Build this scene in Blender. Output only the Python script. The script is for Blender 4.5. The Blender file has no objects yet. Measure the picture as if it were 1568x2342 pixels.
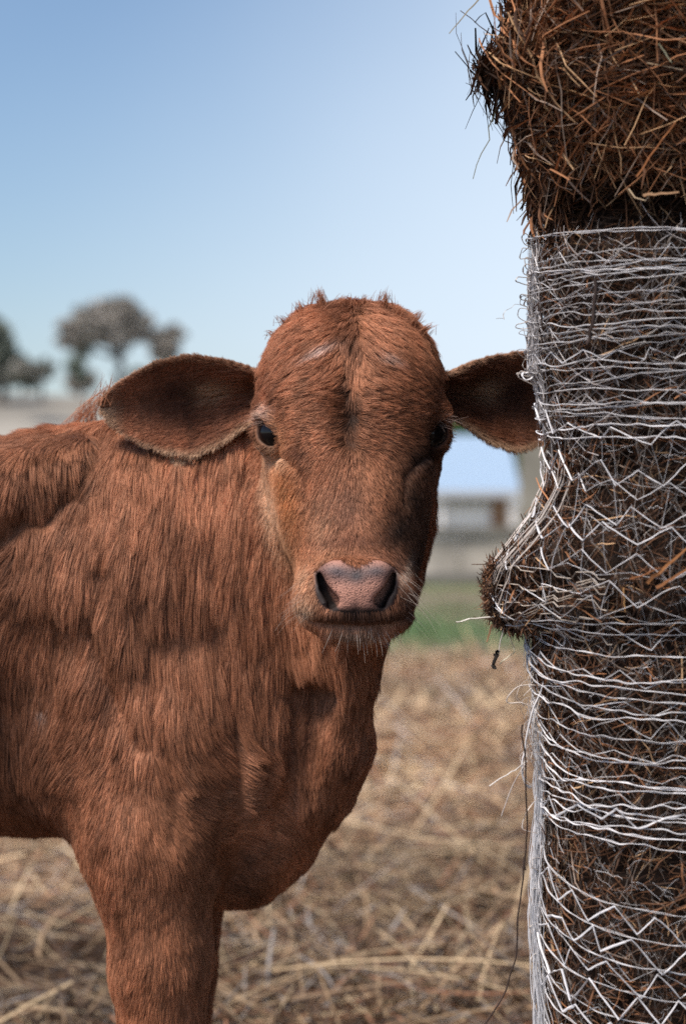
import bpy, math, random
import numpy as np
from mathutils import Vector, kdtree

SEED = 7
rng = np.random.default_rng(SEED)
random.seed(SEED)
scene = bpy.context.scene
COL = scene.collection

# ------------------------------------------------------------------ camera
CAM_H = 0.92
cam_data = bpy.data.cameras.new("camera")
cam = bpy.data.objects.new("camera", cam_data)
COL.objects.link(cam)
cam.location = (0.0, 0.0, CAM_H)
cam.rotation_euler = (math.radians(90), 0, 0)
cam_data.sensor_fit = 'HORIZONTAL'
cam_data.sensor_width = 15.7
cam_data.lens = 50.0
cam_data.clip_start = 0.05
cam_data.clip_end = 3000
cam_data.dof.use_dof = True
cam_data.dof.focus_distance = 2.27
cam_data.dof.aperture_fstop = 2.8
scene.camera = cam

# ------------------------------------------------------------------ sky, sun, exposure
SUN_EL, SUN_AZ = 58.0, 230.0       # azimuth clockwise from +Y (the view direction)
world = bpy.data.worlds.new("World")
scene.world = world
world.use_nodes = True
wn = world.node_tree
for n in list(wn.nodes):
    wn.nodes.remove(n)
w_out = wn.nodes.new('ShaderNodeOutputWorld')
w_bg = wn.nodes.new('ShaderNodeBackground')
w_sky = wn.nodes.new('ShaderNodeTexSky')
w_sky.sky_type = 'NISHITA'
w_sky.sun_disc = False
w_sky.sun_elevation = math.radians(SUN_EL)
w_sky.sun_rotation = math.radians(SUN_AZ)
w_sky.air_density = 1.0
w_sky.dust_density = 1.0
w_sky.ozone_density = 3.4
w_bg.inputs['Strength'].default_value = 0.10
# a thin veil of high haze, thicker low down and towards the right
w_tc = wn.nodes.new('ShaderNodeTexCoord')
w_sep = wn.nodes.new('ShaderNodeSeparateXYZ'); wn.links.new(w_tc.outputs['Generated'], w_sep.inputs[0])
w_nz = wn.nodes.new('ShaderNodeTexNoise'); w_nz.inputs['Scale'].default_value = 3.2; w_nz.inputs['Detail'].default_value = 3
wn.links.new(w_tc.outputs['Generated'], w_nz.inputs['Vector'])
def w_math(op, a, b, c=None):
    n = wn.nodes.new('ShaderNodeMath'); n.operation = op
    for i, q in enumerate((a, b, c)):
        if q is None: continue
        if isinstance(q, (int, float)): n.inputs[i].default_value = q
        else: wn.links.new(q, n.inputs[i])
    return n.outputs[0]
w_h = w_math('MAXIMUM', w_math('SUBTRACT', w_sep.outputs['Z'], .08), 0.0)
w_f = w_math('MULTIPLY_ADD', w_sep.outputs['X'], 2.9, .62)
w_f = w_math('SUBTRACT', w_f, w_math('MULTIPLY', w_h, 2.0))
w_f = w_math('ADD', w_f, w_math('MULTIPLY', w_math('SUBTRACT', w_nz.outputs['Fac'], .5), .35))
w_cl = wn.nodes.new('ShaderNodeMapRange'); w_cl.interpolation_type = 'SMOOTHSTEP'
w_cl.inputs[1].default_value = -.12; w_cl.inputs[2].default_value = 1.1; w_cl.inputs[3].default_value = 0; w_cl.inputs[4].default_value = .9
wn.links.new(w_f, w_cl.inputs[0])
w_mix = wn.nodes.new('ShaderNodeMix'); w_mix.data_type = 'RGBA'
wn.links.new(w_cl.outputs[0], w_mix.inputs[0])
wn.links.new(w_sky.outputs['Color'], w_mix.inputs[6])
w_mix.inputs[7].default_value = (6.1, 6.9, 7.9, 1)
wn.links.new(w_mix.outputs[2], w_bg.inputs['Color'])
wn.links.new(w_bg.outputs['Background'], w_out.inputs['Surface'])

sun_data = bpy.data.lights.new("sun", 'SUN')
sun = bpy.data.objects.new("sun", sun_data)
COL.objects.link(sun)
sun_data.energy = 4.0
sun_data.angle = math.radians(24)
sun_data.color = (1.0, 0.88, 0.76)
_el, _az = math.radians(SUN_EL), math.radians(SUN_AZ)
_to_sun = Vector((math.sin(_az) * math.cos(_el), math.cos(_az) * math.cos(_el), math.sin(_el)))
sun.rotation_euler = _to_sun.to_track_quat('Z', 'Y').to_euler()
sun.location = _to_sun * 30

scene.view_settings.view_transform = 'Standard'
scene.view_settings.look = 'None'
scene.view_settings.exposure = 0.45
scene.view_settings.gamma = 1.0
scene.render.engine = 'CYCLES'
scene.cycles.use_denoising = False
scene.cycles.use_adaptive_sampling = False
scene.cycles.max_bounces = 6
scene.cycles.diffuse_bounces = 3
scene.cycles.glossy_bounces = 2
scene.cycles.transparent_max_bounces = 8
scene.cycles_curves.shape = 'RIBBONS'

# ------------------------------------------------------------------ helpers
K = 4992.0                                   # photo units (1568 wide) per unit slope

def at(u, v, Y):
    return np.array([(u - 784) * Y / K, Y, CAM_H + (1172 - v) * Y / K])

def proj(p):
    return 784 + p[:, 0] / p[:, 1] * K, 1172 - (p[:, 2] - CAM_H) / p[:, 1] * K

def sstep(a, b, x):
    t = np.clip((x - a) / (b - a), 0, 1)
    return t * t * (3 - 2 * t)

_perm = np.random.default_rng(11).permutation(4096).astype(np.int64)
_gval = np.random.default_rng(12).uniform(-1, 1, 4096).astype(np.float32)

def vnoise(x, y, z):
    xi, yi, zi = np.floor(x).astype(np.int64), np.floor(y).astype(np.int64), np.floor(z).astype(np.int64)
    fx, fy, fz = x - xi, y - yi, z - zi
    fx = fx * fx * (3 - 2 * fx); fy = fy * fy * (3 - 2 * fy); fz = fz * fz * (3 - 2 * fz)
    def h(a, b, c):
        return _gval[_perm[(_perm[(_perm[a & 4095] + b) & 4095] + c) & 4095]]
    r = 0
    for dx in (0, 1):
        wx = fx if dx else 1 - fx
        for dy in (0, 1):
            wy = fy if dy else 1 - fy
            for dz in (0, 1):
                wz = fz if dz else 1 - fz
                r = r + wx * wy * wz * h(xi + dx, yi + dy, zi + dz)
    return r

def fbm(x, y, z, oct=3):
    r, a = 0, 1.0
    for i in range(oct):
        r = r + a * vnoise(x * 2 ** i + 17 * i, y * 2 ** i + 31 * i, z * 2 ** i + 7 * i)
        a *= .5
    return r

def tag(o, label=None, cat=None, group=None, kind=None):
    if label: o['label'] = label
    if cat: o['category'] = cat
    if group: o['group'] = group
    if kind: o['kind'] = kind
    return o

def empty(name, loc, parent=None):
    o = bpy.data.objects.new(name, None)
    o.empty_display_size = .1
    COL.objects.link(o)
    o.location = loc
    return o

def mesh_obj(name, verts, faces, mat, parent=None, smooth=False, attrs=None, mats=None, mat_idx=None):
    """verts (n,3); faces (m,k) array of equal-sized polygons, or a list of such arrays."""
    me = bpy.data.meshes.new(name)
    verts = np.asarray(verts, np.float32)
    if isinstance(faces, np.ndarray):
        faces = [faces]
    nl = sum(f.size for f in faces); nf = sum(len(f) for f in faces)
    me.vertices.add(len(verts)); me.loops.add(nl); me.polygons.add(nf)
    me.vertices.foreach_set('co', verts.ravel())
    me.loops.foreach_set('vertex_index', np.concatenate([f.ravel() for f in faces]).astype(np.int32))
    tot = np.concatenate([np.full(len(f), f.shape[1], np.int32) for f in faces])
    me.polygons.foreach_set('loop_start', (np.cumsum(tot) - tot).astype(np.int32))
    me.polygons.foreach_set('loop_total', tot)
    me.polygons.foreach_set('use_smooth', np.full(nf, smooth))
    me.update(calc_edges=True)
    if attrs:
        for an, arr in attrs.items():
            arr = np.asarray(arr, np.float32)
            if arr.ndim == 1:
                me.attributes.new(an, 'FLOAT', 'POINT').data.foreach_set('value', arr)
            else:
                if arr.shape[1] == 3:
                    arr = np.c_[arr, np.ones(len(arr), np.float32)]
                me.attributes.new(an, 'FLOAT_COLOR', 'POINT').data.foreach_set('color', arr.ravel())
    for m in (mats or [mat]):
        me.materials.append(m)
    if mat_idx is not None:
        me.polygons.foreach_set('material_index', np.asarray(mat_idx, np.int32))
    o = bpy.data.objects.new(name, me)
    COL.objects.link(o)
    if parent is not None:
        o.parent = parent
        o.location = -parent.location
    return o

def curves_obj(name, pts, rad, mat, parent=None, tint=None):
    """pts (n,k,3), rad (n,k), tint (n,k,3)"""
    n, k = pts.shape[:2]
    cd = bpy.data.hair_curves.new(name)
    cd.add_curves([k] * n)
    cd.attributes['position'].data.foreach_set('vector', pts.astype(np.float32).ravel())
    ra = cd.attributes.get('radius') or cd.attributes.new('radius', 'FLOAT', 'POINT')
    ra.data.foreach_set('value', rad.astype(np.float32).ravel())
    if tint is not None:
        t4 = np.concatenate([tint, np.ones((n, k, 1))], 2).astype(np.float32)
        cd.attributes.new('tint', 'FLOAT_COLOR', 'POINT').data.foreach_set('color', t4.ravel())
    cd.materials.append(mat)
    o = bpy.data.objects.new(name, cd)
    COL.objects.link(o)
    if parent is not None:
        o.parent = parent
        o.location = -parent.location
    return o

def tubes(P, R, sides=3, flat=None):
    """P (n,k,3) polylines, R (n,k) radii -> verts, quads. Open ended prisms with closing caps when sides==3."""
    n, k, _ = P.shape
    T = np.empty_like(P)
    T[:, 1:-1] = P[:, 2:] - P[:, :-2]
    T[:, 0] = P[:, 1] - P[:, 0]; T[:, -1] = P[:, -1] - P[:, -2]
    T /= np.linalg.norm(T, axis=2, keepdims=True) + 1e-9
    up = np.where(np.abs(T[:, :1, 2:3]) > .8, np.array([[[1., 0, 0]]]), np.array([[[0, 0, 1.]]]))
    A = np.cross(T, np.broadcast_to(up, T.shape)); A /= np.linalg.norm(A, axis=2, keepdims=True) + 1e-9
    B = np.cross(T, A)
    ph = np.arange(sides) / sides * 2 * math.pi
    rot = np.random.default_rng(n).uniform(0, 6.28, (n, 1, 1))
    c = np.cos(ph[None, None] + rot)[..., None]; s = np.sin(ph[None, None] + rot)[..., None]
    fl = 1.0 if flat is None else flat
    V = P[:, :, None] + R[:, :, None, None] * (c * A[:, :, None] + fl * s * B[:, :, None])
    idx = np.arange(n * k * sides).reshape(n, k, sides)
    nx = np.roll(idx, -1, 2)
    F = np.stack([idx[:, :-1], nx[:, :-1], nx[:, 1:], idx[:, 1:]], -1).reshape(-1, 4)
    return V.reshape(-1, 3), F

# ------------------------------------------------------------------ materials
def mat_new(name):
    m = bpy.data.materials.new(name)
    m.use_nodes = True
    nt = m.node_tree
    b = nt.nodes['Principled BSDF']
    return m, nt, b

def simple_mat(name, col, rough=.7, spec=.3, noise=None, bump=None):
    """noise=(scale, dark factor, light factor); bump=(scale, strength, distance)"""
    m, nt, b = mat_new(name)
    b.inputs['Base Color'].default_value = (*col, 1)
    b.inputs['Roughness'].default_value = rough
    b.inputs['Specular IOR Level'].default_value = spec
    tc = nt.nodes.new('ShaderNodeTexCoord')
    if noise:
        nz = nt.nodes.new('ShaderNodeTexNoise')
        nz.inputs['Scale'].default_value = noise[0]; nz.inputs['Detail'].default_value = 5
        nt.links.new(tc.outputs['Object'], nz.inputs['Vector'])
        cr = nt.nodes.new('ShaderNodeValToRGB')
        cr.color_ramp.elements[0].position = .3; cr.color_ramp.elements[1].position = .7
        cr.color_ramp.elements[0].color = (*[c * noise[1] for c in col], 1)
        cr.color_ramp.elements[1].color = (*[min(1, c * noise[2]) for c in col], 1)
        nt.links.new(nz.outputs['Fac'], cr.inputs['Fac'])
        nt.links.new(cr.outputs['Color'], b.inputs['Base Color'])
    if bump:
        nz = nt.nodes.new('ShaderNodeTexNoise')
        nz.inputs['Scale'].default_value = bump[0]; nz.inputs['Detail'].default_value = 4
        nt.links.new(tc.outputs['Object'], nz.inputs['Vector'])
        bp = nt.nodes.new('ShaderNodeBump')
        bp.inputs['Strength'].default_value = bump[1]; bp.inputs['Distance'].default_value = bump[2]
        nt.links.new(nz.outputs['Fac'], bp.inputs['Height'])
        nt.links.new(bp.outputs['Normal'], b.inputs['Normal'])
    return m

def tint_mat(name, rough=.6, spec=.25, attr='tint'):
    m, nt, b = mat_new(name)
    a = nt.nodes.new('ShaderNodeAttribute'); a.attribute_name = attr
    nt.links.new(a.outputs['Color'], b.inputs['Base Color'])
    b.inputs['Roughness'].default_value = rough
    b.inputs['Specular IOR Level'].default_value = spec
    return m
COAT_N = 700000
# ================================================================== the calf
def smin(a, b, k):
    h = np.clip(.5 + .5 * (b - a) / k, 0, 1)
    return b + (a - b) * h - k * h * (1 - h)

def smax(a, b, k):
    return -smin(-a, -b, k)

def ellipsoid(c, r, tilt=0.0):
    """tilt: rotation in the picture plane (x-z), radians, anticlockwise"""
    ct, st = math.cos(tilt), math.sin(tilt)
    def f(x, y, z):
        dx, dy, dz = x - c[0], y - c[1], z - c[2]
        a = ct * dx + st * dz; b = -st * dx + ct * dz
        k0 = np.sqrt((a / r[0]) ** 2 + (dy / r[1]) ** 2 + (b / r[2]) ** 2)
        k1 = np.sqrt((a / r[0] ** 2) ** 2 + (dy / r[1] ** 2) ** 2 + (b / r[2] ** 2) ** 2) + 1e-6
        return k0 * (k0 - 1) / k1
    R = max(r)
    return f, (np.array(c) - R, np.array(c) + R)

def cone(a, b, ra, rb):
    a, b = np.array(a, float), np.array(b, float)
    ba = b - a; L2 = float(ba @ ba)
    def f(x, y, z):
        px, py, pz = x - a[0], y - a[1], z - a[2]
        t = np.clip((px * ba[0] + py * ba[1] + pz * ba[2]) / L2, 0, 1)
        return np.sqrt((px - t * ba[0]) ** 2 + (py - t * ba[1]) ** 2 + (pz - t * ba[2]) ** 2) - (ra + (rb - ra) * t)
    R = max(ra, rb)
    return f, (np.minimum(a, b) - R, np.maximum(a, b) + R)

# ---- head: stack of horizontal slices   (v, half width, centre u, Y front, Y widest, Y back, front exponent)
HEAD = np.array([
    (698, 20, 806, 2.472, 2.49, 2.508, 2.0),
    (705, 78, 806, 2.452, 2.49, 2.53, 2.2),
    (718, 112, 806, 2.435, 2.49, 2.55, 2.2),
    (742, 140, 805, 2.415, 2.485, 2.57, 2.2),
    (774, 168, 804, 2.398, 2.48, 2.59, 2.2),
    (810, 188, 802, 2.384, 2.48, 2.60, 2.2),
    (860, 203, 801, 2.372, 2.475, 2.61, 2.3),
    (910, 208, 801, 2.362, 2.472, 2.61, 2.3),
    (960, 207, 803, 2.356, 2.470, 2.60, 2.2),
    (1010, 202, 806, 2.352, 2.465, 2.59, 2.05),
    (1060, 199, 807, 2.346, 2.460, 2.575, 1.9),
    (1110, 189, 806, 2.338, 2.455, 2.56, 1.8),
    (1180, 174, 807, 2.325, 2.448, 2.54, 1.75),
    (1240, 159, 811, 2.312, 2.435, 2.52, 1.8),
    (1290, 142, 815, 2.300, 2.42, 2.49, 2.0),
    (1340, 132, 812, 2.292, 2.385, 2.46, 2.2),
    (1390, 117, 812, 2.290, 2.365, 2.42, 2.2),
    (1425, 92, 816, 2.298, 2.35, 2.40, 2.2),
    (1444, 70, 820, 2.308, 2.345, 2.385, 2.0),
    (1457, 40, 825, 2.322, 2.345, 2.37, 2.0),
    (1463, 8, 826, 2.335, 2.345, 2.355, 2.0)], float)
_hz = CAM_H + (1172 - HEAD[:, 0]) * HEAD[:, 4] / K
_hs = HEAD[:, 4] / K

def _smooth_tab(zq, zs, vals):
    o = np.argsort(zs); zs, vals = zs[o], vals[o]
    zd = np.linspace(zs[0], zs[-1], 900)
    vd = np.interp(zd, zs, vals)
    w = int(900 * .010 / (zs[-1] - zs[0])) * 2 + 1
    g = np.hanning(w + 2)[1:-1]; g /= g.sum()
    vp = np.pad(vd, w // 2, mode='reflect', reflect_type='odd')
    return np.interp(zq, zd, np.convolve(vp, g, 'valid'))

def head_f(x, y, z):
    w = np.maximum(_smooth_tab(z, _hz, HEAD[:, 1] * _hs), .003)
    cx = _smooth_tab(z, _hz, (HEAD[:, 2] - 784) * _hs)
    yf, yw, yb = (_smooth_tab(z, _hz, HEAD[:, i]) for i in (3, 4, 5))
    n = _smooth_tab(z, _hz, HEAD[:, 6])
    df, db = np.maximum(yw - yf, .004), np.maximum(yb - yw, .004)
    dy = y - yw
    front = dy < 0
    d = np.where(front, df, db)
    e = np.where(front, n, 2.2)
    q = (np.abs((x - cx) / w) ** e + np.abs(dy / d) ** e) ** (1 / e) - 1
    f = q * np.minimum(w, d) * .85
    out = np.maximum(z - _hz.max(), _hz.min() - z)
    return np.where(out > 0, np.maximum(f, out), f)

# ---- torso: stack of slices along x   (x, z top, z bottom, half depth)
TORSO = np.array([
    (-1.24, .93, .84, .03), (-1.21, 1.00, .72, .10), (-1.15, 1.04, .64, .145), (-1.0, 1.065, .58, .185),
    (-.8, 1.05, .545, .205), (-.6, 1.02, .535, .195), (-.4, 1.012, .53, .172), (-.28, 1.01, .53, .195),
    (-.18, 1.0, .52, .18), (-.10, .98, .51, .155), (-.03, .90, .53, .12), (.01, .80, .58, .08), (.03, .72, .64, .04)], float)
TOR_Y = 2.66

def torso_f(x, y, z):
    zt = _smooth_tab(x, TORSO[:, 0], TORSO[:, 1]); zb = _smooth_tab(x, TORSO[:, 0], TORSO[:, 2])
    hd = np.maximum(_smooth_tab(x, TORSO[:, 0], TORSO[:, 3]), .01)
    c, h = (zt + zb) / 2, np.maximum((zt - zb) / 2, .01)
    q = (np.abs((y - TOR_Y) / hd) ** 2.3 + np.abs((z - c) / h) ** 2.3) ** (1 / 2.3) - 1
    f = q * np.minimum(hd, h) * .85
    out = np.maximum(x - .03, -1.24 - x)
    return np.where(out > 0, np.maximum(f, out), f)

# ---- ears: thin cupped shells    (t along axis 0..1, upper, lower half widths in photo units)
EAR_T = np.array([-.12, 0, .15, .25, .44, .62, .74, .87, .95, 1.0])
EAR_U = np.array([52, 60, 84, 97, 110, 100, 82, 56, 34, 4], float)
EAR_L = np.array([40, 46, 78, 103, 127, 112, 92, 62, 38, 4], float)

def make_ear(base, tip, side, tip_y, su=1.0, sl=1.0):
    b = at(base[0], base[1], 2.515); t = at(tip[0], tip[1], tip_y)
    ax = t - b; L = np.linalg.norm(ax); ax /= L
    nrm = np.array([-.12 * side, -1.0, -.18]); nrm -= (nrm @ ax) * ax; nrm /= np.linalg.norm(nrm)
    up = np.cross(nrm, ax)
    if up[2] < 0: up = -up
    sc = 2.5 / K
    def f(x, y, z):
        dx, dy, dz = x - b[0], y - b[1], z - b[2]
        a = (dx * ax[0] + dy * ax[1] + dz * ax[2]) / L
        h = dx * up[0] + dy * up[1] + dz * up[2]
        c = dx * nrm[0] + dy * nrm[1] + dz * nrm[2]
        hu = np.interp(a, EAR_T, EAR_U) * sc * su; hl = np.interp(a, EAR_T, EAR_L) * sc * sl
        hh = np.where(h > 0, h / hu, -h / hl)
        cup = np.interp(a, [-.2, 0, .25, .6, 1.0], [.046, .048, .046, .030, .008])
        mid = cup * (np.minimum(hh, 1.3) ** 2 - .55) + .012 * np.sin(np.clip(a, 0, 1) * 3.1) - .010 * (h > 0) * np.minimum(hh, 1) * np.exp(-((a - .2) / .2) ** 2)
        th = .0042 + .005 * sstep(.25, -.1, a)
        shell = np.abs(c - mid) * .82 - th
        rim = np.maximum((hh - 1) * np.minimum(hu, hl) * .8, (a - 1) * L)
        rim = np.maximum(rim, (-.14 - a) * L)
        return smax(shell, rim, .005)
    p = np.array([b - ax * .03, t])
    def inner(P):                    # along-ear coordinate, and how far to the rim, for the coat
        d = P - b
        a = d @ ax / L; h = d @ up
        hu = np.interp(a, EAR_T, EAR_U) * sc * su; hl = np.interp(a, EAR_T, EAR_L) * sc * sl
        return a, np.where(h > 0, h / hu, -h / hl), h
    return f, (p.min(0) - np.array([.01, .05, .075]), p.max(0) + np.array([.01, .05, .075])), ax, up, nrm, inner

EAR_A = make_ear((592, 902), (227, 932), -1, 2.50)
EAR_B = make_ear((1018, 906), (1340, 905), 1, 2.57, 1.0, 1.0)

EYES = [at(632, 992, 2.432), at(979, 994, 2.438)]
EYE_DIR = [np.array([-.58, -.81, 0.02]), np.array([.58, -.81, 0.02])]

def build_calf():
    gx = np.concatenate([np.arange(-1.28, -.5, .011), np.arange(-.5, .345, .003)])
    gy = np.concatenate([np.arange(2.215, 2.66, .003), np.arange(2.66, 2.96, .009)])
    gz = np.concatenate([np.arange(-.012, .38, .007), np.arange(.38, 1.175, .003)])
    F = np.full((len(gx), len(gy), len(gz)), .5, np.float32)
    def region(bb, m):
        s = []
        for g, lo, hi in zip((gx, gy, gz), bb[0] - m, bb[1] + m):
            i, j = np.searchsorted(g, lo), np.searchsorted(g, hi)
            s.append(slice(max(i - 1, 0), min(j + 1, len(g))))
        return tuple(s)
    def ev(f, sl):
        return f(gx[sl[0]][:, None, None], gy[sl[1]][None, :, None], gz[sl[2]][None, None, :]).astype(np.float32)
    def add(prim, k):
        f, bb = prim[0], prim[1]
        sl = region(bb, k + .012)
        F[sl] = smin(F[sl], ev(f, sl), k)
    def cut(prim, k):
        f, bb = prim[0], prim[1]
        sl = region(bb, k + .012)
        F[sl] = smax(F[sl], -ev(f, sl), k)
    # --- trunk
    F[:] = np.minimum(F, ev(torso_f, (slice(None),) * 3))
    # --- neck
    add(cone(at(250, 1315, 2.66), at(800, 1010, 2.60), .165, .10), .06)
    add(cone(at(330, 1420, 2.64), at(800, 1180, 2.55), .165, .095), .06)
    add(cone(at(480, 1640, 2.62), at(820, 1340, 2.50), .12, .055), .06)
    add(ellipsoid(at(330, 1095, 2.66), (.13, .07, .05)), .05)
    # --- throat, dewlap, brisket
    chain = [((826, 1380), 2.475, .036), ((776, 1560), 2.495, .038), ((752, 1700), 2.52, .050), ((710, 1785), 2.55, .052),
             ((612, 1880), 2.585, .058), ((536, 1945), 2.60, .052), ((450, 1965), 2.62, .055)]
    for (a, ya, ra), (b, yb, rb) in zip(chain[:-1], chain[1:]):
        add(cone(at(*a, ya), at(*b, yb), ra, rb), .035)
    add(ellipsoid(at(560, 1810, 2.62), (.085, .08, .11)), .05)
    # --- near shoulder and foreleg
    add(ellipsoid(at(330, 1480, 2.545), (.115, .07, .21), -.12), .05)
    add(ellipsoid(at(470, 1690, 2.515), (.10, .065, .12), .25), .04)
    add(ellipsoid(at(215, 1720, 2.535), (.075, .06, .10), .2), .04)
    add(cone(at(360, 1720, 2.525), at(345, 1930, 2.50), .088, .078), .04)
    add(cone(at(345, 1930, 2.50), at(366, 2200, 2.49), .071, .055), .03)
    add(cone(at(366, 2200, 2.49), at(372, 2420, 2.485), .055, .047), .02)
    def shank(x, y, zk, hind):
        add(ellipsoid((x, y - .006, zk), (.046, .043, .058)), .02)
        add(cone((x, y, zk - .03), (x + (.0 if not hind else -.01), y, .115), .033, .028), .02)
        add(cone((x, y, .13), (x + .018, y - .01, .075), .036, .032), .02)
        add(cone((x + .02, y - .01, .06), (x + .035, y - .012, .018), .038, .044), .012)
    kx = at(372, 2420, 2.485)
    shank(kx[0], 2.485, .275, False)
    # --- far foreleg, straight behind the near one
    add(cone((-.205, 2.76, .60), (-.215, 2.79, .32), .075, .052), .03)
    shank(-.215, 2.79, .275, False)
    # --- hind legs (beyond the left edge of the picture)
    for y in (2.53, 2.79):
        add(ellipsoid((-1.06, y, .74), (.13, .065, .22), .2), .05)
        add(cone((-1.03, y, .62), (-1.10, y, .40), .085, .048), .03)
        add(cone((-1.10, y, .40), (-1.075, y, .30), .045, .036), .02)
        shank(-1.07, y, .34, True)
    add(cone((-1.235, 2.66, .98), (-1.255, 2.66, .55), .022, .014), .02)
    # --- skin roll over the shoulder, hollow behind the arm
    add(cone(at(-160, 1150, 2.515), at(130, 1085, 2.525), .045, .03), .05)
    cut(cone(at(-110, 1860, 2.43), at(90, 1500, 2.435), .075, .045), .05)
    add(ellipsoid(at(580, 1800, 2.50), (.045, .03, .05), .5), .02)
    # --- hollow between arm and dewlap
    cut(cone(at(714, 1590, 2.468), at(676, 1830, 2.472), .030, .016), .018)
    cut(cone(at(676, 1830, 2.472), at(556, 1975, 2.485), .018, .026), .02)
    # --- head
    sl = region((np.array([-.13, 2.25, .76]), np.array([.15, 2.66, 1.17])), .03)
    F[sl] = smin(F[sl], ev(head_f, sl), .03)
    add(ellipsoid(at(812, 1374, 2.338), (.052, .044, .029)), .034)          # muzzle
    add(ellipsoid(at(722, 1378, 2.338), (.019, .034, .026)), .015)
    add(ellipsoid(at(893, 1380, 2.338), (.019, .034, .026)), .015)
    add(ellipsoid(at(815, 1340, 2.300), (.040, .019, .025)), .012)           # nose pad
    add(ellipsoid(at(770, 1310, 2.296), (.017, .013, .011)), .008)
    add(ellipsoid(at(860, 1310, 2.296), (.017, .013, .011)), .008)
    add(ellipsoid(at(812, 1442, 2.322), (.036, .024, .010)), .012)           # lower lip
    add(ellipsoid(at(690, 1130, 2.395), (.018, .02, .05), .15), .03)         # cheek bones
    add(ellipsoid(at(925, 1130, 2.395), (.018, .02, .05), -.15), .03)
    for i, sgn in ((0, -1), (1, 1)):                                         # brow, lids
        e, d = EYES[i], EYE_DIR[i]
        add(ellipsoid(e + np.array([.002 * -sgn, .004, .022]), (.022, .02, .015), .25 * sgn), .02)
        cut(ellipsoid(e + d * .026 + np.array([-sgn * .012, 0, -.02]), (.013, .011, .010), .9 * sgn), .03)
        add(ellipsoid(e, (.0245, .0245, .0245)), .010)
        ax_h = np.array([-d[1], d[0], 0]) / math.hypot(d[0], d[1])           # along the lid slit
        if ax_h[0] * sgn > 0: ax_h = -ax_h                                   # towards the nose
        axis1 = ax_h * .70 + np.array([0, 0, -.71]); axis1 /= np.linalg.norm(axis1)
        axis2 = np.cross(axis1, d)
        c0 = e + d * .021
        def slit(x, y, z, c0=c0, a1=axis1, a2=axis2, d=d):
            dx, dy, dz = x - c0[0], y - c0[1], z - c0[2]
            p = dx * a1[0] + dy * a1[1] + dz * a1[2]; q = dx * a2[0] + dy * a2[1] + dz * a2[2]
            r = dx * d[0] + dy * d[1] + dz * d[2]
            return (np.sqrt((p / .0190) ** 2 + (q / .0118) ** 2 + (r / .016) ** 2) - 1) * .0118
        cut((slit, (c0 - .022, c0 + .022)), .003)
    # nostrils
    def nostril(pts, rad):
        P = [at(u, v, 2.30) for u, v in pts]
        def f(x, y, z):
            dmin = 9.
            for a, b, ra, rb in zip(P[:-1], P[1:], rad[:-1], rad[1:]):
                bx, bz = b[0] - a[0], b[2] - a[2]
                t = np.clip(((x - a[0]) * bx + (z - a[2]) * bz) / (bx * bx + bz * bz), 0, 1)
                dmin = np.minimum(dmin, np.sqrt((x - a[0] - t * bx) ** 2 + (z - a[2] - t * bz) ** 2) - (ra + (rb - ra) * t))
            return np.maximum(dmin, y - 2.325) + 0 * y
        Q = np.array(P)
        return f, (np.array([Q[:, 0].min() - .012, 2.25, Q[:, 2].min() - .012]), np.array([Q[:, 0].max() + .012, 2.325, Q[:, 2].max() + .012]))
    cut(nostril([(731, 1318), (740, 1345), (762, 1376), (755, 1386)], (.0028, .0050, .0068, .004)), .004)
    cut(nostril([(899, 1318), (890, 1345), (868, 1374), (874, 1384)], (.0028, .0050, .0066, .004)), .004)
    # grooves that follow the surface
    def groove(pts, Y, r, k):
        P = [at(u, v, Y) for u, v in pts]
        Q = np.array(P)
        bb = (np.array([Q[:, 0].min(), Y - .06, Q[:, 2].min()]), np.array([Q[:, 0].max(), Y + .06, Q[:, 2].max()]))
        sl = region(bb, r + k + .006)
        x, z = gx[sl[0]][:, None, None], gz[sl[2]][None, None, :]
        dmin = np.full((x.shape[0], 1, z.shape[2]), 9.)
        for a, b in zip(P[:-1], P[1:]):
            bx, bz = b[0] - a[0], b[2] - a[2]
            t = np.clip(((x - a[0]) * bx + (z - a[2]) * bz) / (bx * bx + bz * bz + 1e-12), 0, 1)
            dmin = np.minimum(dmin, np.sqrt((x - a[0] - t * bx) ** 2 + (z - a[2] - t * bz) ** 2))
        G = F[sl]
        tube = np.sqrt(dmin ** 2 + G ** 2) - r
        F[sl] = smax(G, -tube, k).astype(np.float32)
    groove([(690, 1396), (708, 1412), (745, 1421), (815, 1426), (885, 1421), (922, 1410), (944, 1390)], 2.31, .0036, .003)
    groove([(672, 1062), (692, 1085), (700, 1120), (696, 1150)], 2.38, .0012, .006)
    groove([(943, 1062), (925, 1085), (918, 1120), (921, 1150)], 2.38, .0016, .006)
    groove([(650, 1040), (672, 1062)], 2.40, .002, .005)
    groove([(965, 1040), (943, 1062)], 2.40, .002, .005)
    groove([(815, 1385), (815, 1424)], 2.30, .0022, .003)
    groove([(802, 800), (803, 1010)], 2.37, .0022, .02)
    groove([(208, 1035), (190, 1080), (172, 1120), (120, 1150), (104, 1190), (40, 1180), (10, 1225), (-60, 1235)], 2.47, .005, .014)
    groove([(330, 1700), (250, 1560), (215, 1420), (230, 1300)], 2.47, .006, .02)
    # --- ears
    add(EAR_A[:2], .012)
    add(EAR_B[:2], .012)
    # ---------------- surface nets
    S = F < 0
    cnt = np.zeros(tuple(n - 1 for n in F.shape), np.int8)
    for a in (0, 1):
        for b in (0, 1):
            for c in (0, 1):
                cnt += S[a:F.shape[0] - 1 + a, b:F.shape[1] - 1 + b, c:F.shape[2] - 1 + c]
    act = (cnt > 0) & (cnt < 8)
    I = np.argwhere(act)
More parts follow.
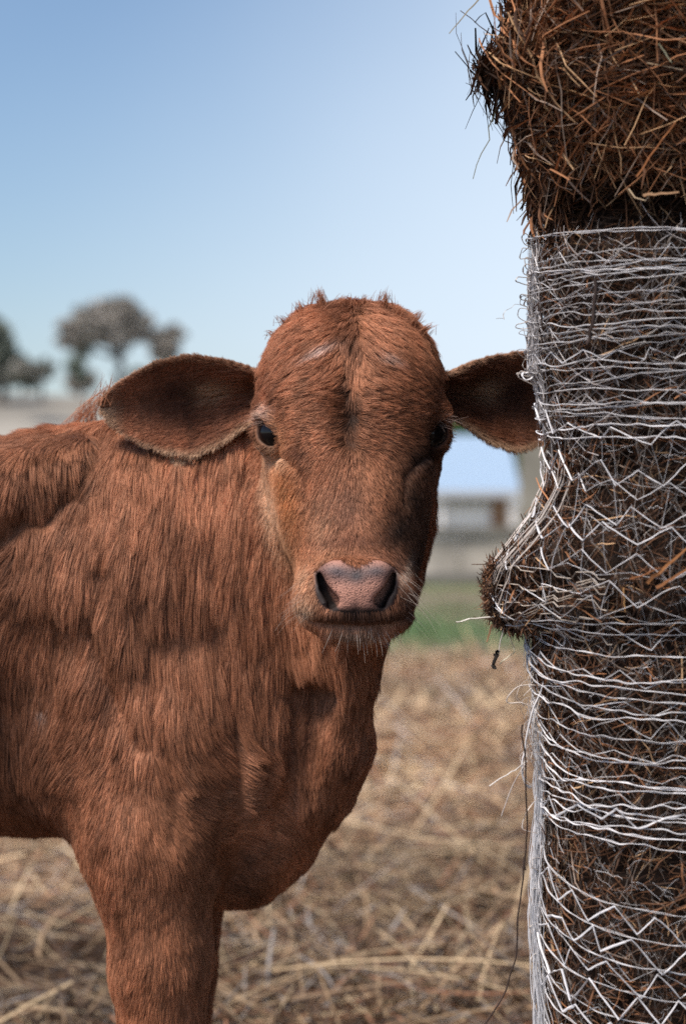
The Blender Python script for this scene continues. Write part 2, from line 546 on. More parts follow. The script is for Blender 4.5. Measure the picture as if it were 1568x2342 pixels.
    vid = np.full(act.shape, -1, np.int32); vid[act] = np.arange(len(I))
    acc = np.zeros((len(I), 3)); num = np.zeros(len(I))
    g = (gx, gy, gz)
    corner = [(a, b, c) for a in (0, 1) for b in (0, 1) for c in (0, 1)]
    for c0 in corner:
        for ax in range(3):
            if c0[ax]: continue
            c1 = list(c0); c1[ax] = 1
            A = I + np.array(c0); B = I + np.array(c1)
            fa, fb = F[A[:, 0], A[:, 1], A[:, 2]].astype(float), F[B[:, 0], B[:, 1], B[:, 2]].astype(float)
            m = (fa < 0) != (fb < 0)
            t = np.where(m, fa / np.where(m, fa - fb, 1), 0)
            pa = np.stack([g[i][A[:, i]] for i in range(3)], 1); pb = np.stack([g[i][B[:, i]] for i in range(3)], 1)
            acc[m] += (pa + (pb - pa) * t[:, None])[m]; num[m] += 1
    V = acc / num[:, None]
    faces = []
    for ax in range(3):
        sl0 = [slice(None)] * 3; sl1 = [slice(None)] * 3
        sl0[ax] = slice(0, -1); sl1[ax] = slice(1, None)
        ch = S[tuple(sl0)] != S[tuple(sl1)]
        E = np.argwhere(ch)
        o1, o2 = [(1, 2), (2, 0), (0, 1)][ax]
        ok = (E[:, o1] > 0) & (E[:, o2] > 0) & (E[:, o1] < F.shape[o1] - 1) & (E[:, o2] < F.shape[o2] - 1)
        E = E[ok]
        def cell(d1, d2):
            C = E.copy(); C[:, o1] += d1; C[:, o2] += d2
            return vid[C[:, 0], C[:, 1], C[:, 2]]
        q = np.stack([cell(-1, -1), cell(0, -1), cell(0, 0), cell(-1, 0)], 1)
        flip = ~S[tuple(E.T)]
        q[flip] = q[flip][:, ::-1]
        faces.append(q)
    Q = np.concatenate(faces)
    Q = Q[(Q >= 0).all(1)]
    # smooth
    ed = np.concatenate([Q[:, [0, 1]], Q[:, [1, 2]], Q[:, [2, 3]], Q[:, [3, 0]]])
    deg = np.bincount(ed[:, 0], minlength=len(V)).astype(float)
    for it, lam in enumerate((.55, -.45, .55, -.45, .4)):
        M = np.stack([np.bincount(ed[:, 0], V[ed[:, 1], i], len(V)) for i in range(3)], 1) / deg[:, None]
        V = V + lam * (M - V)
    return V, Q

def vert_normals(V, Q):
    n = np.cross(V[Q[:, 2]] - V[Q[:, 0]], V[Q[:, 3]] - V[Q[:, 1]])
    N = np.zeros_like(V)
    for i in range(4):
        for j in range(3):
            N[:, j] += np.bincount(Q[:, i], n[:, j], len(V))
    return N / (np.linalg.norm(N, axis=1, keepdims=True) + 1e-12)

CV, CQ = build_calf()
CN = vert_normals(CV, CQ)
# ---------------- regions, skin colours, coat
def regions(P):
    x, y, z = P[:, 0], P[:, 1], P[:, 2]
    u, v = proj(P)
    r = {}
    r['u'], r['v'] = u, v
    r['head'] = sstep(.030, .006, head_f(x, y, z)) * (y < 2.60)
    ea, eb = EAR_A[0](x, y, z), EAR_B[0](x, y, z)
    r['earA'] = (ea < .006) & (x < -.08); r['earB'] = (eb < .006) & (x > .085)
    r['leg'] = sstep(.66, .56, z) * sstep(-.05, -.10, x - (z - .55) * .25)
    r['face'] = r['head'] * (y < 2.475)
    return r

def in_nose(u, v):
    """1 on the bare nose pad (with the rims of the nostrils)"""
    c = np.abs(u - 815)
    top = 1286 + 7 * np.cos((u - 815) / 48 * math.pi) * (c < 75) + 22 * sstep(70, 98, c)
    half = np.interp(v, [1285, 1310, 1350, 1382, 1396, 1402], [84, 97, 94, 84, 60, 0])
    return sstep(-5, 5, v - top) * sstep(5, -5, c - half)

BASE = np.array([.41, .176, .094])
FACE_PATCH = [  # u, v, ru, rv, tilt, colour, strength
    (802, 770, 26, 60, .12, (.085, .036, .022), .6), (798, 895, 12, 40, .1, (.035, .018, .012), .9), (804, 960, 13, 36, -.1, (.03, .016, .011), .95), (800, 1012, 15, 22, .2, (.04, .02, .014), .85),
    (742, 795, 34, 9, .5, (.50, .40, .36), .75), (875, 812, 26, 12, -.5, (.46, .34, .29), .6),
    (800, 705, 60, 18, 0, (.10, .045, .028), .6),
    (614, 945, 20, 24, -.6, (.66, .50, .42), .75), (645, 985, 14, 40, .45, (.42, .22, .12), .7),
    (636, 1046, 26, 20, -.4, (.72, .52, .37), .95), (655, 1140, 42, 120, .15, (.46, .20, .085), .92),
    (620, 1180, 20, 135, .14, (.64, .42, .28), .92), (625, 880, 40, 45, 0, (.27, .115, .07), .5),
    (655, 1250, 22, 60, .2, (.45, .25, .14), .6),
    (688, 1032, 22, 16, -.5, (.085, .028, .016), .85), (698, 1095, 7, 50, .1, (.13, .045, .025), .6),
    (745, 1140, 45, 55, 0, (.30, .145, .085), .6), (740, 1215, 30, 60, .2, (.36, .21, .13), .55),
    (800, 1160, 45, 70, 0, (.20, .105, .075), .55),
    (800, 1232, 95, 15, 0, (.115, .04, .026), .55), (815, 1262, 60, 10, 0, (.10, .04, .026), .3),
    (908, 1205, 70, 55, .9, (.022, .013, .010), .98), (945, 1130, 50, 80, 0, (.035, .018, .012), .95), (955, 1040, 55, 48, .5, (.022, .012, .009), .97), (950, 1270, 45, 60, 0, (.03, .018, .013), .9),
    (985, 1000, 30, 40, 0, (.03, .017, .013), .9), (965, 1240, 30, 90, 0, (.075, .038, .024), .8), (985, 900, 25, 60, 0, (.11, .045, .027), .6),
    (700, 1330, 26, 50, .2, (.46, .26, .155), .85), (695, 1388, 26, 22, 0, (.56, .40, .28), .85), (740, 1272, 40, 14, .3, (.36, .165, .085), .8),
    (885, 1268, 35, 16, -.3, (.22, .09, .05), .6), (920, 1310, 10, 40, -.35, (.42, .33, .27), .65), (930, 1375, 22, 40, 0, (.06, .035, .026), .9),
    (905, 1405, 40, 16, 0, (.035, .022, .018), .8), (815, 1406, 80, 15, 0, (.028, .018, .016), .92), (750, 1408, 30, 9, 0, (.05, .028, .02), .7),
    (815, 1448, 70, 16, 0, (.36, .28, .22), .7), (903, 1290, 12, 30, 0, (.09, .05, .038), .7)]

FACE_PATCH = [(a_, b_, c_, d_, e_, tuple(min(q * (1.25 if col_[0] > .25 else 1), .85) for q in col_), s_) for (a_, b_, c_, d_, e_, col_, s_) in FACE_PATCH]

def patch(c, u, v, w, plist):
    for (pu, pv, ru, rv, t, col, s) in plist:
        ct, st = math.cos(t), math.sin(t)
        a = (u - pu) * ct - (v - pv) * st; b = (u - pu) * st + (v - pv) * ct
        k = (s * np.exp(-((a / ru) ** 2 + (b / rv) ** 2) * 1.1) * w)[:, None]
        c = c * (1 - k) + np.array(col) * k
    return c

def coat_colour(P, R):
    x, y, z = P.T
    u, v = R['u'], R['v']
    n1 = fbm(x * 9, y * 9, z * 6, 3); n2 = fbm(x * 45, y * 45, z * 25, 2)
    c = BASE * (1 + .30 * n1 + .22 * n2)[:, None]
    c = c * (1 + np.array([0., .06, .10]) * n2[:, None])
    w = R['face'] * ~(R['earA'] | R['earB'])
    c = patch(c, u, v, w, FACE_PATCH)
    e = R['earA'] | R['earB']
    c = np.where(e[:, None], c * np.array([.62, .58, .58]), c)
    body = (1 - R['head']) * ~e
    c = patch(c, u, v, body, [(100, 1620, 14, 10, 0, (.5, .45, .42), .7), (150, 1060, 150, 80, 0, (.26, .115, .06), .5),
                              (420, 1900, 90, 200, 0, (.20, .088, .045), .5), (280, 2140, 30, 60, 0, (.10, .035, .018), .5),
                              (230, 1910, 60, 60, 0, (.14, .05, .024), .5), (560, 2030, 130, 70, -.5, (.12, .05, .026), .7), (30, 1700, 130, 270, .2, (.105, .040, .020), .85), (375, 2180, 110, 260, 0, (.27, .115, .058), .55), (455, 2180, 40, 260, 0, (.16, .068, .036), .5), (700, 1690, 22, 110, -.1, (.10, .04, .022), .7), (520, 1650, 110, 200, 0, (.25, .105, .055), .5)])  # flank, chest hollow, brisket and leg edge patches add painted shade to coat colour
    hoof = (z < .055)
    c = np.where(hoof[:, None], np.array([.05, .04, .035]), c)
    return c

def skin_colour(P, R):
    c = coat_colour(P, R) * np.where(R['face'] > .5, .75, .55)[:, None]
    u, v = R['u'], R['v']
    w = R['face'] * (P[:, 1] < 2.36)
    pad = in_nose(u, v) * w
    pink = np.array([.52, .27, .205]) * (1 + .12 * fbm(P[:, 0] * 60, P[:, 1] * 60, P[:, 2] * 60, 2))[:, None]
    c = c * (1 - pad[:, None]) + pink * pad[:, None]
    c = patch(c, u, v, w, [(770, 1309, 46, 21, -.15, (.080, .075, .088), 1.0), (862, 1308, 46, 20, .1, (.085, .08, .09), 1.0), (815, 1318, 24, 20, 0, (.065, .06, .066), 1.0),
                           (729, 1352, 15, 54, -.15, (.030, .024, .024), .97), (757, 1390, 16, 12, -.5, (.10, .07, .07), .8), (745, 1402, 14, 7, -.6, (.40, .2, .13), .7),
                           (903, 1352, 15, 54, .15, (.028, .022, .022), .95), (872, 1388, 26, 14, .3, (.045, .033, .032), .9),
                           (815, 1404, 75, 15, 0, (.032, .022, .020), .95), (815, 1425, 120, 7, 0, (.012, .009, .009), .95)])
    vh = np.interp(v, [1285, 1303, 1340, 1389, 1402], [84, 85, 70, 43, 40])
    wing = pad * sstep(-2, 7, np.abs(u - 818) - vh) * sstep(1302, 1316, v)
    c = c * (1 - wing[:, None]) + np.array([.040, .032, .031]) * wing[:, None]
    lip = w * sstep(1386, 1398, v) * sstep(1436, 1424, v) * sstep(92, 72, np.abs(u - 815))
    c = c * (1 - .93 * lip[:, None]) + np.array([.020, .014, .013]) * .93 * lip[:, None]
    pad = pad * (1 - wing * .8)
    for e in EYES:                                # lid rims: dark, with pink at the inner corner
        d = np.linalg.norm(P - e, axis=1)
        k = (sstep(.0245, .021, d) * .95)[:, None]
        c = c * (1 - k) + np.array([.03, .018, .016]) * k
    c = patch(c, u, v, w * 0 + R['face'], [(655, 1022, 9, 7, -.8, (.42, .12, .10), .9), (652, 1040, 5, 9, 0, (.40, .13, .11), .8)])
    return c, pad

RB = regions(CV)
# wrinkles and locks of the long neck coat are pressed into the skin as shallow folds
_neck = (1 - RB['head']) * ~(RB['earA'] | RB['earB']) * sstep(130, 260, RB['u'] + 0 * RB['v']) * sstep(2000, 1750, RB['v']) * (CV[:, 1] < 2.66)
_fx = CV[:, 0] * 62 + 1.6 * fbm(CV[:, 0] * 8, CV[:, 1] * 8, CV[:, 2] * 5, 2) + CV[:, 2] * 3
_fold = vnoise(_fx, CV[:, 1] * 16, CV[:, 2] * 6 + 5)
_rough = fbm(CV[:, 0] * 24, CV[:, 1] * 24, CV[:, 2] * 18, 3) * (1 - RB['head']) * ~(RB['earA'] | RB['earB'])
_lump = fbm(CV[:, 0] * 9 + 4, CV[:, 1] * 9, CV[:, 2] * 7, 2) * (1 - RB['head']) * ~(RB['earA'] | RB['earB']) * (1 - .6 * RB['leg'])
CV = CV + CN * (.0058 * _fold * _neck + .0022 * _rough + .006 * _lump)[:, None]
CN = vert_normals(CV, CQ)
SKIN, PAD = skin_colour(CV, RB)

calf = empty('calf', (-.55, 2.66, 0))
tag(calf, 'rusty brown calf with large drooping ears facing forward beside the netted hay', 'calf')

# skin material: pores and speckles on the nose pad only
m_skin, nt, b = mat_new('calf_skin')
a1 = nt.nodes.new('ShaderNodeAttribute'); a1.attribute_name = 'skin'
a2 = nt.nodes.new('ShaderNodeAttribute'); a2.attribute_name = 'pad'
tc = nt.nodes.new('ShaderNodeTexCoord')
vo = nt.nodes.new('ShaderNodeTexVoronoi'); vo.inputs['Scale'].default_value = 330
mp = nt.nodes.new('ShaderNodeMapRange'); mp.inputs[1].default_value = .18; mp.inputs[2].default_value = .34
nz = nt.nodes.new('ShaderNodeTexNoise'); nz.inputs['Scale'].default_value = 75; nz.inputs['Detail'].default_value = 2
mr = nt.nodes.new('ShaderNodeMapRange'); mr.inputs[1].default_value = .42; mr.inputs[2].default_value = .56; mr.inputs[3].default_value = 1; mr.inputs[4].default_value = 0
mx = nt.nodes.new('ShaderNodeMath'); mx.operation = 'MAXIMUM'
mp2 = nt.nodes.new('ShaderNodeMath'); mp2.operation = 'SUBTRACT'; mp2.inputs[0].default_value = 1
mul = nt.nodes.new('ShaderNodeMath'); mul.operation = 'MULTIPLY'
mix = nt.nodes.new('ShaderNodeMix'); mix.data_type = 'RGBA'
nt.links.new(tc.outputs['Object'], vo.inputs['Vector']); nt.links.new(tc.outputs['Object'], nz.inputs['Vector'])
nt.links.new(vo.outputs['Distance'], mp.inputs[0]); nt.links.new(nz.outputs['Fac'], mr.inputs[0])
nt.links.new(mp.outputs[0], mx.inputs[0]); nt.links.new(mr.outputs[0], mx.inputs[1])
nt.links.new(mx.outputs[0], mp2.inputs[1])
nt.links.new(mp2.outputs[0], mul.inputs[0]); nt.links.new(a2.outputs['Fac'], mul.inputs[1])
nt.links.new(mul.outputs[0], mix.inputs[0]); nt.links.new(a1.outputs['Color'], mix.inputs[6])
mix.inputs[7].default_value = (.035, .022, .022, 1)
nt.links.new(mix.outputs[2], b.inputs['Base Color'])
rr = nt.nodes.new('ShaderNodeMapRange'); rr.inputs[3].default_value = .65; rr.inputs[4].default_value = .5
nt.links.new(a2.outputs['Fac'], rr.inputs[0]); nt.links.new(rr.outputs[0], b.inputs['Roughness'])
b.inputs['Specular IOR Level'].default_value = .18
vb = nt.nodes.new('ShaderNodeTexVoronoi'); vb.inputs['Scale'].default_value = 520
bp = nt.nodes.new('ShaderNodeBump'); bp.inputs['Distance'].default_value = .0012
bm_ = nt.nodes.new('ShaderNodeMath'); bm_.operation = 'MULTIPLY'; bm_.inputs[1].default_value = .5
nt.links.new(a2.outputs['Fac'], bm_.inputs[0]); nt.links.new(bm_.outputs[0], bp.inputs['Strength'])
nt.links.new(tc.outputs['Object'], vb.inputs['Vector']); nt.links.new(vb.outputs['Distance'], bp.inputs['Height']); nt.links.new(bp.outputs['Normal'], b.inputs['Normal'])
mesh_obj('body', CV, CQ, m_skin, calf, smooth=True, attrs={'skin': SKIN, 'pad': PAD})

# eyes
m_eye, nt, b = mat_new('calf_eye')
b.inputs['Base Color'].default_value = (.006, .005, .006, 1); b.inputs['Roughness'].default_value = .06
b.inputs['Specular IOR Level'].default_value = .35
for i, e in enumerate(EYES):
    th, ph = np.meshgrid(np.linspace(0, math.pi, 25), np.linspace(0, 2 * math.pi, 32, endpoint=False), indexing='ij')
    S3 = np.stack([np.sin(th) * np.cos(ph), np.sin(th) * np.sin(ph), np.cos(th)], -1).reshape(-1, 3)
    bulge = 1 + .06 * sstep(.75, 1, S3 @ EYE_DIR[i])
    ii = np.arange(25 * 32).reshape(25, 32); jj = np.roll(ii, -1, 1)
    mesh_obj('eye', e + S3 * .0210 * bulge[:, None], np.stack([ii[:-1], ii[1:], jj[1:], jj[:-1]], -1).reshape(-1, 4), m_eye, calf, smooth=True)

# ---------------- the coat: hairs rooted on the skin, combed by body region, gathered into locks
def ease(t): return t * t * (3 - 2 * t)

def grow_coat(NH):
    T = np.concatenate([CQ[:, [0, 1, 2]], CQ[:, [0, 2, 3]]])
    A, B, C = CV[T[:, 0]], CV[T[:, 1]], CV[T[:, 2]]
    area = np.linalg.norm(np.cross(B - A, C - A), axis=1) / 2
    cen = (A + B + C) / 3; nrm = CN[T[:, 0]]
    Rc = regions(cen)
    seen = (cen[:, 0] > -.52) * sstep(.35, -.25, nrm[:, 1]) * (cen[:, 2] > .33)
    dens = .10 + .9 * seen
    dens = dens * np.where(Rc['face'] > .5, 1.9, 1.0) * np.where(Rc['earA'] | Rc['earB'], 1.5, 1.0)
    nose = in_nose(Rc['u'], Rc['v']) * Rc['face'] * (cen[:, 1] < 2.36)
    dens = dens * (1 - sstep(.2, .6, nose))
    dens *= cen[:, 2] > .06
    for e in EYES:
        dens = dens * sstep(.0222, .0255, np.linalg.norm(cen - e, axis=1))
    pr = area * dens; pr /= pr.sum()
    ti = rng.choice(len(T), NH, p=pr)
    r1, r2 = np.sqrt(rng.random(NH)), rng.random(NH)
    w0, w1, w2 = 1 - r1, r1 * (1 - r2), r1 * r2
    P = A[ti] * w0[:, None] + B[ti] * w1[:, None] + C[ti] * w2[:, None]
    N = CN[T[ti, 0]] * w0[:, None] + CN[T[ti, 1]] * w1[:, None] + CN[T[ti, 2]] * w2[:, None]
    N /= np.linalg.norm(N, axis=1, keepdims=True)
    R = regions(P)
    x, y, z = P.T; u, v = R['u'], R['v']
    ear = R['earA'] | R['earB']
    H = R['head'] * ~ear
    # --- comb direction
    D = np.zeros_like(P)
    nx = fbm(x * 7, y * 7, z * 5, 2); nzv = fbm(x * 7 + 9, y * 7, z * 5 + 3, 2)
    side = sstep(120, -60, u) * sstep(1500, 1300, v)
    neckw = np.exp(-((u - 430) / 190) ** 4) * sstep(1700, 1500, v)
    D[:, 0] = -.10 * (1 - neckw) + .42 * nx * (1 - .65 * neckw) - .8 * side
    D[:, 0] += .22 * fbm(x * 22, y * 22, z * 16, 2)
    D[:, 2] = -1 + .35 * nzv + .55 * side
    chest = np.exp(-((u - 560) / 120) ** 2 - ((v - 1830) / 170) ** 2)
    D[:, 0] += chest * (1.3 + 1.2 * nx); D[:, 2] += chest * .75
    D[:, 0] += .9 * np.exp(-((u - 180) / 110) ** 2 - ((v - 1760) / 160) ** 2) * (-1)
    sg = np.clip((x - at(803, 900, 2.4)[0] - .005 * vnoise(z * 34, z * 0, z * 0 + 2)) / np.interp(v, [700, 850, 890, 1010, 1060], [.035, .03, .010, .010, .03]), -1, 1)
    hd = np.zeros_like(P)
    kv = [690, 730, 800, 860, 950, 1020, 1060, 1150, 1300, 1480]
    hd[:, 0] = sg * np.interp(v, kv, [.5, .55, .75, 1.0, 1.0, .75, .45, .30, .35, .2]) + .25 * nx
    hd[:, 2] = np.interp(v, kv, [.55, -.15, -.85, -.40, .05, -.40, -1, -1, -.8, -1]) + .2 * nzv
    hd[:, 1] = np.interp(v, kv, [-.2, -.2, 0, 0, 0, 0, 0, 0, 0, 0])
    D = D * (1 - H[:, None]) + hd * H[:, None]
    L = np.full(NH, .026)
    L = L + .006 * side + .014 * np.exp(-((u - 450) / 180) ** 2 - ((v - 1350) / 300) ** 2)
    L = L * (1 - .45 * R['leg']) - .004 * chest
    L = L - .012 * sstep(560, 700, u) * sstep(1480, 1620, v) - .009 * np.exp(-((u - 330) / 170) ** 2 - ((v - 1820) / 180) ** 2)
    L = np.maximum(L, .0145)
    Lh = np.interp(v, [680, 720, 800, 900, 1000, 1060, 1150, 1250, 1340, 1430, 1480], [.020, .019, .018, .015, .012, .010, .0095, .009, .007, .009, .012])
    Lh = np.where(y > 2.43, np.maximum(Lh, .010), Lh)
    L = L * (1 - H) + Lh * H
    lift = np.full(NH, .15) + .18 * side
    lift = lift * (1 - H) + np.interp(v, [680, 730, 800, 950, 1060, 1480], [.42, .32, .26, .24, .28, .32]) * H
    for E in (EAR_A, EAR_B):
        m = R['earA'] if E is EAR_A else R['earB']
        a, hh, h = E[5](P[m])
        ax, up, nr = E[2], E[3], E[4]
        rim = sstep(.80, .97, np.maximum(hh, np.where(a > .9, 1, 0)))
        front = (N[m] @ nr) > 0
        d = ax[None] * .8 + up[None] * (np.sign(h) * (.15 + 1.5 * rim) * np.where(a > .85, .35, 1))[:, None] + (.25 * nx[m])[:, None] * up[None]
        D[m] = d
        L[m] = np.where(front, .007 + .016 * sstep(.5, .12, a) * (rng.random(m.sum()) < .5), .006) * (1 - rim) + .0060 * rim
        lift[m] = np.where(front, .30, .22) + .15 * rim
    D -= (D * N).sum(1, keepdims=True) * N
    D /= np.linalg.norm(D, axis=1, keepdims=True) + 1e-9
    L *= rng.uniform(.7, 1.2, NH) * (1 + .25 * fbm(x * 30, y * 30, z * 30, 1))
    # --- each hair's own path
    k = 6
    t = np.linspace(0, 1, k)[None, :, None]
    D = D + rng.normal(0, .10, D.shape)
    lf = (lift * rng.uniform(.6, 1.5, NH))[:, None, None]
    grav = np.array([0, 0, -1.0])
    path = L[:, None, None] * (t * D[:, None] * (1 - .12 * lf) + lf * (t * (1.35 - .75 * t)) * N[:, None] + .10 * t * t * grav * (1 - H)[:, None, None])
    # --- locks
    def locks(path, spacing_n, strength, power, L):
        M = NH // spacing_n
        ci = rng.choice(NH, M, replace=False)
        kd = kdtree.KDTree(M)
        W = P * np.array([1.0, 1.0, .28])
        for j, i in enumerate(ci):
            kd.insert(W[i], j)
        kd.balance()
        near = np.fromiter((kd.find(w)[1] for w in W), np.int64, NH)
        c = ci[near]
        off = P[c] - P
        dist = np.linalg.norm(off, axis=1)
        g = strength * sstep(.022, .010, dist)
        tt = t ** power
        tgt = off[:, None] + path[c] * (L / L[c])[:, None, None]
        return path * (1 - tt * g[:, None, None]) + tgt * tt * g[:, None, None], c
    nzc = np.clip(.65 + .8 * fbm(x * 16 + 3, y * 16, z * 10, 2), .1, 1.25)
    st = nzc * np.where(ear, .12, np.where(H > .5, np.interp(v, [680, 800, 1000, 1080], [.55, .5, .4, .08]), .80)) * (1 - .45 * R['leg'])
    path, c1 = locks(path, 420, np.minimum(st * .60, .8), 1.4, L)
    path, c2 = locks(path, 46, np.where(ear, .12, np.where(H > .5, np.interp(v, [900, 1080], [.5, .2]), .48)) * (1 - .4 * R['leg']), 1.0, L)
    pts = P[:, None] - N[:, None] * np.where(H > .5, .0001, .0006)[:, None, None] + path
    wid = np.where(H > .5, .00020, .00025) * rng.uniform(.8, 1.3, NH)
    wid = np.where(P[:, 0] < -.52, wid * 2.0, wid)
    rad = wid[:, None] * np.array([1, 1, .95, .8, .55, .15])[None]
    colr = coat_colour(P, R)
    lockv = rng.normal(0, .08, NH)[c1] + rng.normal(0, .12, NH)[c2] + rng.normal(0, .16, NH)
    colr = colr * np.clip(1 + lockv, .5, 1.6)[:, None]
    pale = rng.random(NH) < .03
    colr = np.where(pale[:, None], colr * 1.5 + .02, colr)
    E = np.zeros(NH)
    for Eo, m in ((EAR_A, R['earA']), (EAR_B, R['earB'])):
        a, hh, h = Eo[5](P[m])
        rim = sstep(.80, .96, np.maximum(hh, a)) * np.where(h > 0, .55, 1)
        e1 = colr[m] * (1 - rim[:, None]) + np.array([.52, .34, .22]) * rim[:, None]
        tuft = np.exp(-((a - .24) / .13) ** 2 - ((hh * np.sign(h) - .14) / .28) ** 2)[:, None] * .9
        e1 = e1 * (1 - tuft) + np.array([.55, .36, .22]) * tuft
        dk = np.exp(-((a - .45) / .24) ** 2 - ((hh * np.sign(h) - .12) / .55) ** 2)[:, None] * .85 * (1 - tuft)  # shade inside the ear cup, put into the hair colour
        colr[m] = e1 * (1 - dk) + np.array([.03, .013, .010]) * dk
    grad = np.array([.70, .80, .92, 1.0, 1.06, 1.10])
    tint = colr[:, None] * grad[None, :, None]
    return pts, rad, tint

m_coat = tint_mat('calf_coat', .55, .30)
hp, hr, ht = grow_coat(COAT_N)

# whiskers, lashes, chin hair, crown tufts
def strands(specs, k=6):
    P, Rr, Tn = [], [], []
    for (root, d, L, sag, r, col) in specs:
        t = np.linspace(0, 1, k)[:, None]
        d = np.array(d, float); d /= np.linalg.norm(d)
        side = np.random.default_rng(len(P)).normal(0, .12, 3)
        P.append(np.array(root) + L * (t * d + t * t * (np.array([0, 0, -sag]) + side)))
        Rr.append(r * np.linspace(1, .25, k)); Tn.append(np.tile(np.array(col), (k, 1)))
    return np.array(P), np.array(Rr), np.array(Tn)

surf_kd = kdtree.KDTree(len(CV))
for i, p in enumerate(CV): surf_kd.insert(p, i)
surf_kd.balance()
_cu, _cv = proj(CV)
_front = (CN[:, 1] < .1) & (CV[:, 1] < 2.6)
def on_skin(u, v, pick_head=True):
    d = (_cu - u) ** 2 + (_cv - v) ** 2 + np.where(_front, 0, 1e6) + (CV[:, 1] - 2.2) * 400
    i = int(np.argmin(d)); return CV[i], CN[i]
tp, tr, tt_ = [], [], []
for (u0, v0, dx, dz, L, n) in [(700, 722, -.7, .8, .016, 40), (738, 708, -.2, 1, .021, 70), (768, 704, .6, .7, .014, 40), (664, 745, -.9, .6, .014, 34), (636, 775, -1, .5, .012, 30), (875, 712, .2, 1, .020, 60), (900, 722, .9, .7, .012, 30),
                              (932, 742, .9, .8, .018, 50), (955, 765, 1, .6, .016, 40), (832, 704, .2, 1, .012, 40), (800, 706, -.1, 1, .010, 40)]:
    p, nn_ = on_skin(u0, v0)
    tip = p + L * (np.array([dx, -.35, dz]) / math.hypot(dx, dz, .35))
    for i in range(n):
        r0 = p + rng.normal(0, .0065, 3) * np.array([1, .8, .5])
        e_ = tip + rng.normal(0, .0030, 3) + (r0 - p) * .35
        q = np.linspace(0, 1, 6)[:, None]
        tp.append(r0 * (1 - q) + e_ * q + (q * (1 - q)) * np.array([0, -.004, .006])); tr.append(.00028 * np.array([1, 1, .95, .8, .55, .2]))
        tt_.append(np.tile(BASE * rng.uniform(.6, 1.25), (6, 1)))
for (u0, v0, n) in [(196, 955, 60), (210, 960, 50), (180, 962, 40)]:
    d_ = (_cu - u0) ** 2 + (CV[:, 2] - CV[:, 2].max()) * 0 + np.where((CV[:, 1] > 2.5) & (CV[:, 1] < 2.72), 0, 1e6) - CV[:, 2] * 4e4
    p = CV[int(np.argmin(d_))]
    for i in range(n):
        r0 = p + rng.normal(0, .010, 3) * np.array([1, 1, .3]); q = np.linspace(0, 1, 6)[:, None]
        e_ = p + np.array([.012, -.01, .030]) * rng.uniform(.5, 1.1) + rng.normal(0, .005, 3)
        tp.append(r0 * (1 - q) + e_ * q); tr.append(.0003 * np.array([1, 1, .95, .8, .55, .2])); tt_.append(np.tile(BASE * rng.uniform(.7, 1.3), (6, 1)))
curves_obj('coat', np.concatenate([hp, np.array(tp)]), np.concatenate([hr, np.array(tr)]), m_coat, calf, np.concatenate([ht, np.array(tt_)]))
sp = []
pale = (.55, .48, .43); dkc = (.06, .045, .04)
for i in range(34):                                           # chin
    u = 905 - 150 * random.random() ** 1.6; p, n = on_skin(u, random.uniform(1436, 1462))
    sp.append((p, (n[0] * .6 + (u - 800) / 260, n[1] * .5 - .15, -1), random.uniform(.010, .028), .15, .00017, pale if random.random() < .75 else (.3, .2, .14)))
for i in range(32):                                           # right lip and cheek
    v = random.uniform(1290, 1415); p, n = on_skin(random.uniform(905, 948), v)
    sp.append((p, (1, n[1] * .4 - .1, -.35 - random.random() * .6), random.uniform(.02, .055), .25, .00013, (.42, .36, .32) if random.random() < .7 else dkc))
for i in range(22):                                           # left lip
    p, n = on_skin(random.uniform(676, 715), random.uniform(1330, 1410))
    sp.append((p, (-1, n[1] * .4 - .3, -.4 - random.random() * .5), random.uniform(.015, .035), .2, .00014, (.4, .3, .24)))
for i in range(34):                                           # lashes
    s_ = -1 if i % 2 else 1
    e = EYES[0] if s_ < 0 else EYES[1]
    p = e + np.array([s_ * random.uniform(-.002, .016), -.016 + random.uniform(0, .012), .016 + random.uniform(-.006, .004)])
    sp.append((p, (s_ * random.uniform(.6, 1.2), -.5, random.uniform(-.15, .5)), random.uniform(.016, .034), .25, .00024, (.45, .32, .27) if s_ < 0 else (.34, .25, .22)))
wp, wr, wt = strands(sp)
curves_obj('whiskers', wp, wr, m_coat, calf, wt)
# ================================================================== the hay bale
BR = .13
_q = np.array([(.3185, 2.179), (1.25, 2.12), (1.40, 3.0), (.62, 3.0)])     # inner corners, front left first
def bale_outline():
    pts, nrm = [], []
    n = len(_q)
    for i in range(n):
        p, prev, nxt = _q[i], _q[i - 1], _q[(i + 1) % n]
        d0, d1 = (p - prev) / np.linalg.norm(p - prev), (nxt - p) / np.linalg.norm(nxt - p)
        n0, n1 = np.array([d0[1], -d0[0]]), np.array([d1[1], -d1[0]])
        a0, a1 = math.atan2(n0[1], n0[0]), math.atan2(n1[1], n1[0])
        if a1 < a0: a1 += 2 * math.pi
        for a in np.linspace(a0, a1, 48):
            nn = np.array([math.cos(a), math.sin(a)])
            pts.append(p + BR * nn); nrm.append(nn)
        m = max(int(np.linalg.norm(nxt - p) / .02), 2)
        for t in np.linspace(0, 1, m + 1)[1:-1]:
            pts.append(p + t * (nxt - p) + BR * n1); nrm.append(n1)
    return np.array(pts), np.array(nrm)
_bo, _bn = bale_outline()
_seg = np.linalg.norm(np.roll(_bo, -1, 0) - _bo, axis=1)
_ss = np.concatenate([[0], np.cumsum(_seg)]); BALE_LEN = _ss[-1]
_k0 = int(np.argmin(((_bn - np.array([-.9963, .086])) ** 2).sum(1)))
_s0 = _ss[_k0]
_bo2, _bn2 = np.r_[_bo, _bo[:1]], np.r_[_bn, _bn[:1]]

